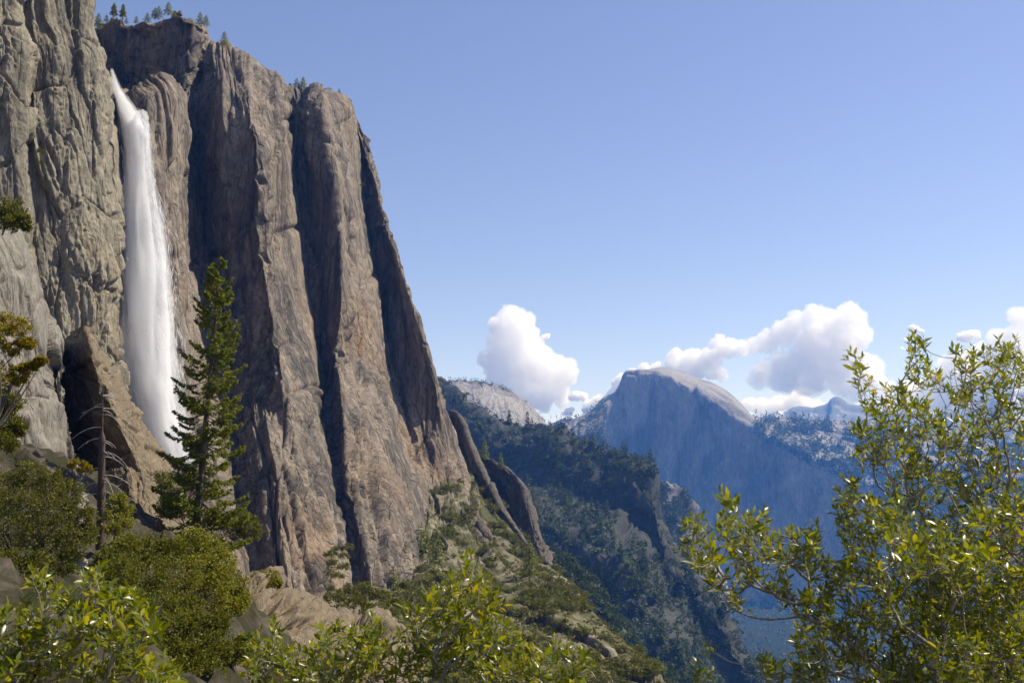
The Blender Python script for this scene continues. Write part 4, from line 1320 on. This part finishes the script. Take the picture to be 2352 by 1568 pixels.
Q = scatter(KNOB, 450, lambda U, V, sx, sy: ((V > 0.95) & (V < 3.2) & (sx < 1590)) * np.where(fbm2(sx / 14, sy / 14, 13, 2) > -0.1, 1.0, 0.0), rng)
joined('forest', Q, PUFFLOW, 6, 12, rng, label='wood on the far rock knob behind the ridge', cat='forest', kind='stuff')
TINY = [conifer_mesh(540 + k, M_FARTREE, bole=False, n=9, leaf=0.5, width=0.2, start=0.02) for k in range(2)]
Q = scatter(HDOME, 7500, lambda U, V, sx, sy: ((U > 18.3) & (V > 1.9) & (V < 4.6)) * np.where(fbm2(sx / 26, sy / 14, 14, 3) > -0.05, 1.0, 0.12), rng)
joined('forest', Q, TINY, 30, 60, rng, label='open forest on the pale shoulder right of the half dome', cat='forest', kind='stuff')
Q = scatter(SADDLE, 500, lambda U, V, sx, sy: ((V > 0.95) & (V < 1.5)) | ((V > 2.2) & (sx > 1335)) | ((V > 1.5) & (sx > 1325) & (sx < 1375)), rng)
joined('forest', Q, TINY, 18, 38, rng, label='dark forest on the saddle left of the half dome', cat='forest', kind='stuff')
Q = scatter(HDOME, 420, lambda U, V, sx, sy: (U < 3.2) & (V > 1.9) & (V < 5.5), rng)
joined('forest', Q, TINY, 22, 40, rng, label='dark forest at the left foot of the half dome', cat='forest', kind='stuff')
Q = scatter(NDOME, 130, lambda U, V, sx, sy: ((V > 0.97) & (V < 1.5)) * np.where(fbm2(sx / 20, sy / 14, 15, 2) > 0.05, 1.0, 0.05), rng)
joined('forest', Q, TINY, 10, 20, rng, label='thin line of trees along the top of the grey dome', cat='forest', kind='stuff')

n = 3400
yy = rng.uniform(2200, 6600, n)
Q = np.stack([rng.uniform(0.10, 0.5, n) * yy, yy, np.full(n, -640.0)], -1)
joined('forest', Q, TINY, 20, 42, rng, label='dark forest on the valley floor under the half dome', cat='forest', kind='stuff')

# ------------------------------------------------------------------ foreground shrubs
LSHAPE = ((0.30, 0.10), (0.15, 0.28), (0.45, -0.08))
LT = [leaf_template(*q) for q in LSHAPE]
LEAFMESH = [mesh_np('leaf_%d' % k, *leaf_template(*q, seg=4), M_SHRUB) for k, q in enumerate(LSHAPE)]


def shrub(name, label, rootp, clumps, d, dd, seed, dens=1.0, leaf=0.047, stem_r=0.016):
    rng = np.random.default_rng(seed)
    rootp = np.array(rootp, float)
    root = empty(name, tuple(rootp), label, 'shrub')
    A = []
    for (x, y, r) in clumps:
        n = max(2, int(round((r / 11.0) ** 1.75 * dens)))
        an, rr_ = rng.uniform(0, 6.283, n), r * np.sqrt(rng.uniform(0, 1, n))
        c_d = d + rng.normal() * dd * 0.6
        A.append(W(x + rr_ * np.cos(an), y + rr_ * np.sin(an), c_d + rng.normal(size=n) * dd * 0.5))
    A = np.concatenate(A)
    A = A[np.argsort(np.linalg.norm(A - rootp, axis=1))]
    # every shoot joins the nearest point of the growing stem
    nodes = [rootp]
    par = [-1]
    plen = [0.0]
    up = np.array([0, 0, 1.0])
    tips = []
    for p in A:
        N = np.array(nodes)
        dist = np.linalg.norm(N - p, axis=1)
        cost = dist + 0.28 * np.array(plen)
        j = int(np.argmin(cost))
        seg = max(2, int(dist[j] / 0.05))
        prev = j
        sag = rng.normal(size=3) * 0.07 * dist[j]
        for s in range(1, seg + 1):
            f = s / seg
            q = nodes[j] + (p - nodes[j]) * f + sag * math.sin(math.pi * f) - up * 0.10 * dist[j] * math.sin(math.pi * f)
            nodes.append(q)
            par.append(prev)
            plen.append(plen[prev] + np.linalg.norm(q - nodes[prev]))
            prev = len(nodes) - 1
        tips.append(prev)
    N = np.array(nodes)
    load = np.zeros(len(N))
    for tpp in tips:
        load[tpp] += 1
    for i in range(len(N) - 1, 0, -1):
        load[par[i]] += load[i]
    rad = 0.0011 * np.maximum(load, 1) ** 0.46 + 0.0004
    rad = np.minimum(rad, stem_r)
    # tubes along chains
    acc = Acc()
    kids = [[] for _ in N]
    for i in range(1, len(N)):
        kids[par[i]].append(i)
    for i in range(len(N)):
        for c in kids[i]:
            if i == 0 or len(kids[i]) > 1 or par[i] == -1:
                ch = [i, c]
                while len(kids[ch[-1]]) == 1:
                    ch.append(kids[ch[-1]][0])
                rr_ = rad[ch].copy()
                rr_[0] = min(rr_[0], rad[c] * 1.25)
                acc.add(tube(N[ch], rr_, 5))
    # leaves: whorls at the shoot ends and a few along the twig below
    O, D, L = [], [], []
    for tpp in tips:
        tdir = unit(N[tpp] - N[par[tpp]])
        grow = unit(tdir * 0.6 + up * 0.75 + rng.normal(size=3) * 0.45)
        ln = rng.uniform(0.03, 0.075)
        sp = np.stack([N[tpp], N[tpp] + grow * ln])
        acc.add(tube(sp, [rad[tpp], 0.0006], 4))
        k = rng.integers(7, 12)
        f = np.sort(rng.uniform(-0.5, 1, k))
        o = N[tpp] + grow * (f * ln)[:, None]
        az = np.arange(k) * 2.4 + rng.uniform(0, 6.28)
        e1 = unit(np.cross(grow, [0.3, 0.9, 0.2]))
        e2 = np.cross(grow, e1)
        dr = unit(grow * np.interp(f, [-0.5, 1], [0.35, 1.3])[:, None] + np.cos(az)[:, None] * e1 + np.sin(az)[:, None] * e2 + rng.normal(size=(k, 3)) * 0.2)
        O.append(o)
        D.append(dr)
        L.append(leaf * rng.uniform(0.42, 1.28, k) * np.interp(f, [-0.5, 0.6, 1], [1.05, 1.0, 0.6]))
    O, D, L = np.concatenate(O), np.concatenate(D), np.concatenate(L)
    ex, ey, ez = basis(D, unit(up + rng.normal(size=D.shape) * 0.55))
    part('stem', acc.mesh('stem', M_TWIG), root)
    kind = rng.integers(0, 3, len(O))
    px = L / O[:, 1]
    sxx, syy = project(O)
    px = np.where((sxx > 0) & (sxx < 2352) & (syy < 1568), px, 0)
    big = np.zeros(len(O), bool)
    big[np.argsort(-px)[:300]] = True
    for i in np.nonzero(big)[0]:
        o = bpy.data.objects.new('leaf', LEAFMESH[kind[i]])
        col.objects.link(o)
        o.parent = root
        M = Matrix(((ex[i][0], ey[i][0], ez[i][0], 0), (ex[i][1], ey[i][1], ez[i][1], 0), (ex[i][2], ey[i][2], ez[i][2], 0), (0, 0, 0, 1)))
        o.rotation_euler = M.to_euler()
        o.location = Vector(O[i] - rootp)
        o.scale = (L[i],) * 3
    rest = Acc()
    for k in range(3):
        m = (~big) & (kind == k)
        if m.sum():
            rest.add(stamp(LT[k][0], LT[k][1], O[m], ex[m], ey[m], ez[m], L[m]))
    if rest.n:
        part('foliage', rest.mesh('foliage', M_SHRUB), root, kind='stuff')
    return root


def ground(sx, d):
    p = W(sx, 1500, d)
    p[2] = float(hill_z(p[0], p[1])) - 0.05
    return p


shrub('leafy_shrub', 'leafy green laurel shrub with tall upper shoots against the sky and clouds', ground(2330, 5.6),
      [(1968, 840, 20), (1985, 880, 24), (1998, 925, 26), (2110, 800, 26), (2105, 850, 30), (2135, 880, 30), (2060, 905, 26), (2215, 830, 32), (2285, 815, 36), (2330, 840, 40), (2195, 890, 40), (2260, 890, 48), (2340, 920, 50), (2030, 960, 34), (2105, 960, 52), (2190, 970, 60), (2290, 990, 60), (1985, 1005, 26), (1962, 985, 14), (2055, 1030, 46), (2140, 1060, 66), (2240, 1090, 66), (2335, 1080, 60), (1975, 1060, 16), (2080, 1120, 44), (2180, 1160, 66), (2290, 1190, 70), (2365, 1200, 60), (2010, 1040, 30), (2330, 1290, 60), (2400, 1000, 60), (2410, 1120, 60), (2100, 1200, 50), (2230, 1240, 60), (2320, 1250, 60), (2150, 1320, 60), (2260, 1350, 70), (2340, 1370, 60), (2180, 1440, 60), (2300, 1450, 70), (2230, 1520, 70), (2330, 1540, 60)],
      5.7, 0.55, 901, dens=2.1)
shrub('leafy_shrub', 'leafy green laurel shrub reaching low across the blue valley with pale bare stems', ground(2080, 5.0),
      [(1600, 1225, 28), (1580, 1270, 20), (1680, 1165, 22), (1665, 1215, 26), (1735, 1205, 32), (1700, 1255, 36), (1625, 1290, 30), (1760, 1270, 34), (1720, 1315, 34), (1810, 1270, 36), (1855, 1240, 32), (1650, 1340, 20), (1690, 1385, 20), (1800, 1360, 30), (1870, 1300, 36), (1950, 1130, 26), (1935, 1190, 32), (1990, 1170, 34), (1980, 1240, 40), (2040, 1200, 44), (1930, 1340, 40), (1870, 1400, 44), (1980, 1310, 44), (2060, 1290, 54), (2150, 1260, 50), (2030, 1400, 56), (2130, 1360, 60), (2230, 1320, 60), (1950, 1440, 48), (2220, 1420, 66), (2320, 1390, 60), (2100, 1460, 66), (1860, 1490, 36), (1900, 1540, 44), (1990, 1530, 54), (2080, 1550, 60), (2190, 1530, 70), (2290, 1510, 70), (2360, 1460, 60), (1760, 1545, 26), (1820, 1560, 30), (2250, 1590, 60), (2370, 1570, 60), (1630, 1490, 8)],
      5.0, 0.45, 902, dens=2.7)
shrub('leafy_shrub', 'leafy green laurel shrub below the dark oaks with broad near leaves', ground(150, 4.0),
      [(88, 1345, 22), (130, 1385, 28), (60, 1425, 24), (215, 1345, 22), (245, 1395, 32), (300, 1385, 26), (340, 1420, 24), (180, 1435, 32), (105, 1465, 38), (255, 1460, 38), (345, 1465, 24), (40, 1500, 36), (150, 1520, 42), (300, 1520, 38), (390, 1548, 22), (60, 1560, 38), (225, 1560, 40), (10, 1440, 20), (20, 1570, 40), (350, 1570, 36)],
      4.0, 0.22, 903, dens=2.6, leaf=0.050)
shrub('leafy_shrub', 'leafy green laurel shrub rising in front of the talus slope', ground(1060, 4.8),
      [(1080, 1300, 18), (1055, 1335, 28), (1105, 1350, 30), (1010, 1385, 28), (1050, 1395, 36), (1120, 1400, 34), (960, 1415, 24), (985, 1450, 34), (1060, 1455, 42), (1135, 1460, 36), (930, 1500, 34), (1000, 1520, 42), (1090, 1525, 46), (1170, 1500, 34), (1215, 1530, 34), (1285, 1505, 28), (1335, 1535, 26), (1255, 1550, 36), (1150, 1560, 40), (960, 1570, 36), (1320, 1570, 30)],
      4.8, 0.26, 904, dens=2.3)
shrub('leafy_shrub', 'leafy green laurel shrub in front of the flat rock bench', ground(720, 4.7),
      [(855, 1455, 24), (820, 1480, 34), (765, 1465, 28), (745, 1510, 36), (830, 1535, 40), (700, 1535, 32), (635, 1455, 18), (605, 1490, 28), (640, 1520, 34), (575, 1530, 22), (690, 1575, 38), (780, 1570, 40), (890, 1545, 36), (600, 1565, 30), (880, 1490, 22)],
      4.7, 0.24, 905, dens=2.3)
shrub('leafy_sprig', 'small lone laurel sprig over the dark valley woods', ground(1600, 4.9), [(1590, 1545, 16), (1605, 1562, 18)], 4.9, 0.1, 906)

# ------------------------------------------------------------------ clouds
def remeshed(me, voxel, mat):
    """one closed skin round overlapping billows"""
    tmp = bpy.data.objects.new('tmp', me)
    col.objects.link(tmp)
    md = tmp.modifiers.new('remesh', 'REMESH')
    md.mode = 'VOXEL'
    md.voxel_size = voxel
    md.use_smooth_shade = True
    dg = bpy.context.evaluated_depsgraph_get()
    out = bpy.data.meshes.new_from_object(tmp.evaluated_get(dg))
    bpy.data.objects.remove(tmp)
    bpy.data.meshes.remove(me)
    out.materials.clear()
    out.materials.append(mat)
    return out


def icosphere(sub):
    import bmesh
    bm = bmesh.new()
    bmesh.ops.create_icosphere(bm, subdivisions=sub, radius=1.0)
    V = np.array([v.co for v in bm.verts])
    Fa = np.array([[v.index for v in f.verts] for f in bm.faces])
    bm.free()
    return V, Fa


ICO2, ICO3 = icosphere(2), icosphere(3)


def cloud(puffs, d, seed, label, fineness=2.5):
    """puffs (sx, sy, r): big billows; each carries smaller billows on its surface"""
    rng = np.random.default_rng(seed)
    acc = Acc()
    k = d / FS
    for x, y, r in puffs:
        r = r * 1.12 + 1.5
        c0 = W(x, y, d + rng.normal() * r * k * 0.3)
        R0 = r * k
        lst = [(c0, R0 * 0.86)]
        nd_ = rand_dirs(max(10, int(r * 1.3)), rng)
        for v in nd_:
            r1 = R0 * rng.uniform(0.18, 0.42)
            c1 = c0 + v * (R0 - r1 * 0.55)
            lst.append((c1, r1))
            for v2 in rand_dirs(9, rng):
                if v2 @ v > -0.1:
                    r2 = r1 * rng.uniform(0.25, 0.5)
                    lst.append((c1 + v2 * (r1 - 0.3 * r2), r2))
        for c, R_ in lst:
            V, Fa = ICO3 if R_ > 12 * k else ICO2
            n_ = fbm2(V[:, 0] * 2.2 + c[0] / 97 + V[:, 2] * 1.3, V[:, 1] * 2.2 + c[2] / 83 - V[:, 2] * 1.7, seed, 3)
            acc.add((c + V * (R_ * (1 + 0.28 * n_))[:, None], Fa))
    size = max(np.ptp([p[0] for p in puffs]) + 2 * puffs[0][2], 20)
    mc = scatter_volume('cloud', (1, 1, 1), float(np.clip(1.4 / size, 0.0044, 0.05)), 0.2)
    me = remeshed(acc.mesh('cloud', mc), fineness * k, mc)
    me.name = 'cloud'
    return link('cloud', me, label=label, cat='cloud', group='cumulus clouds')


cloud([(1170, 725, 22), (1150, 750, 24), (1190, 750, 34), (1160, 790, 36), (1205, 790, 36), (1135, 830, 30), (1180, 840, 50), (1230, 840, 40), (1270, 855, 34), (1300, 855, 26), (1310, 835, 12), (1160, 880, 36), (1220, 890, 44), (1280, 900, 24), (1245, 920, 24), (1200, 915, 26), (1290, 920, 14)], 15500, 1, 'tall cumulus cloud tower standing over the grey dome', 1.7)
cloud([(1870, 720, 22), (1830, 745, 26), (1900, 745, 34), (1955, 725, 28), (1970, 765, 28), (1940, 790, 38), (1870, 785, 38), (1800, 765, 26), (1760, 785, 24), (1730, 795, 18), (1850, 830, 36), (1910, 835, 42), (1960, 840, 36), (1790, 830, 22), (1760, 850, 24), (1740, 872, 20), (1800, 865, 34), (1860, 870, 36), (1930, 870, 34), (1990, 870, 30), (2010, 840, 20), (1960, 900, 22), (2030, 890, 22)], 17500, 2, 'largest billowing cumulus cloud above the snowy far peaks', 1.8)
cloud([(1650, 790, 18), (1670, 800, 20), (1700, 800, 16), (1630, 825, 24), (1590, 830, 24), (1555, 825, 20), (1640, 850, 20), (1600, 850, 20), (1545, 842, 18), (1680, 790, 14), (1655, 860, 14), (1560, 855, 14)], 18000, 3, 'white cumulus bank rising behind the right slope of the half dome', 1.8)
cloud([(1480, 850, 14), (1510, 848, 14), (1455, 855, 10), (1540, 850, 12)], 18000, 4, 'thin white cloud along the top of the half dome')
cloud([(1425, 885, 16), (1412, 905, 14), (1432, 870, 12)], 18500, 5, 'small cloud touching the left brow of the half dome')
cloud([(1375, 920, 12), (1390, 930, 12), (1350, 928, 10), (1400, 912, 12)], 18500, 6, 'small ragged cloud just left of the half dome shoulder')
cloud([(1325, 908, 10), (1340, 910, 9), (1312, 912, 7)], 18500, 7, 'little flat cloud drifting left of the half dome')
cloud([(1308, 945, 9), (1295, 948, 6)], 18500, 8, 'tiny cloud low over the saddle')
cloud([(1345, 940, 8), (1358, 935, 7)], 18500, 9, 'tiny cloud touching the left foot of the half dome')
cloud([(1210, 968, 8), (1190, 975, 7), (1228, 960, 6)], 18500, 10, 'small cloud low behind the grey dome')
cloud([(1250, 775, 6), (1258, 772, 5)], 15500, 11, 'tiny wisp beside the cumulus tower')
cloud([(1750, 935, 18), (1780, 935, 20), (1720, 930, 16), (1805, 925, 18), (1830, 915, 20), (1850, 930, 16), (1765, 950, 16), (1880, 935, 14)], 18000, 12, 'low white cloud bank right of the half dome, above the snow slope')
cloud([(2095, 752, 6), (2108, 756, 6), (2118, 760, 4)], 17000, 13, 'tiny lone wisp high over the shrub')
cloud([(2220, 772, 12), (2240, 768, 10), (2208, 775, 9)], 17500, 14, 'small round cloud left of the edge cumulus')
cloud([(2350, 740, 26), (2335, 725, 18), (2300, 780, 24), (2330, 790, 34), (2280, 770, 14), (2250, 830, 34), (2300, 840, 44), (2200, 860, 40), (2350, 850, 44), (2160, 900, 40), (2250, 900, 46), (2320, 910, 40), (2100, 910, 34), (2060, 915, 26)], 17500, 15, 'wide cumulus bank half hidden behind the tall shrub shoots')

# ------------------------------------------------------------------ haze
M_HAZE = bpy.data.materials.new('haze')
M_HAZE.use_nodes = True
nt = M_HAZE.node_tree
nt.nodes.remove(nt.nodes['Principled BSDF'])
pv = nt.nodes.new('ShaderNodeVolumePrincipled')
pv.inputs['Color'].default_value = (0.10, 0.33, 1.0, 1)
pv.inputs['Absorption Color'].default_value = (1, 1, 1, 1)
pv.inputs['Density'].default_value = 5.4e-5
pv.inputs['Anisotropy'].default_value = 0.1
nt.links.new(pv.outputs[0], nt.nodes['Material Output'].inputs['Volume'])
hx0, hx1, hy0, hy1, hz0, hz1 = -10000, 10000, -2000, 13500, -900, 1500
V8 = [(x, y, z) for x in (hx0, hx1) for y in (hy0, hy1) for z in (hz0, hz1)]
F6 = [(0, 1, 3, 2), (4, 6, 7, 5), (0, 4, 5, 1), (2, 3, 7, 6), (0, 2, 6, 4), (1, 5, 7, 3)]
link('haze', mesh_np('haze', np.array(V8), np.array(F6), M_HAZE, smooth=False), kind='stuff')
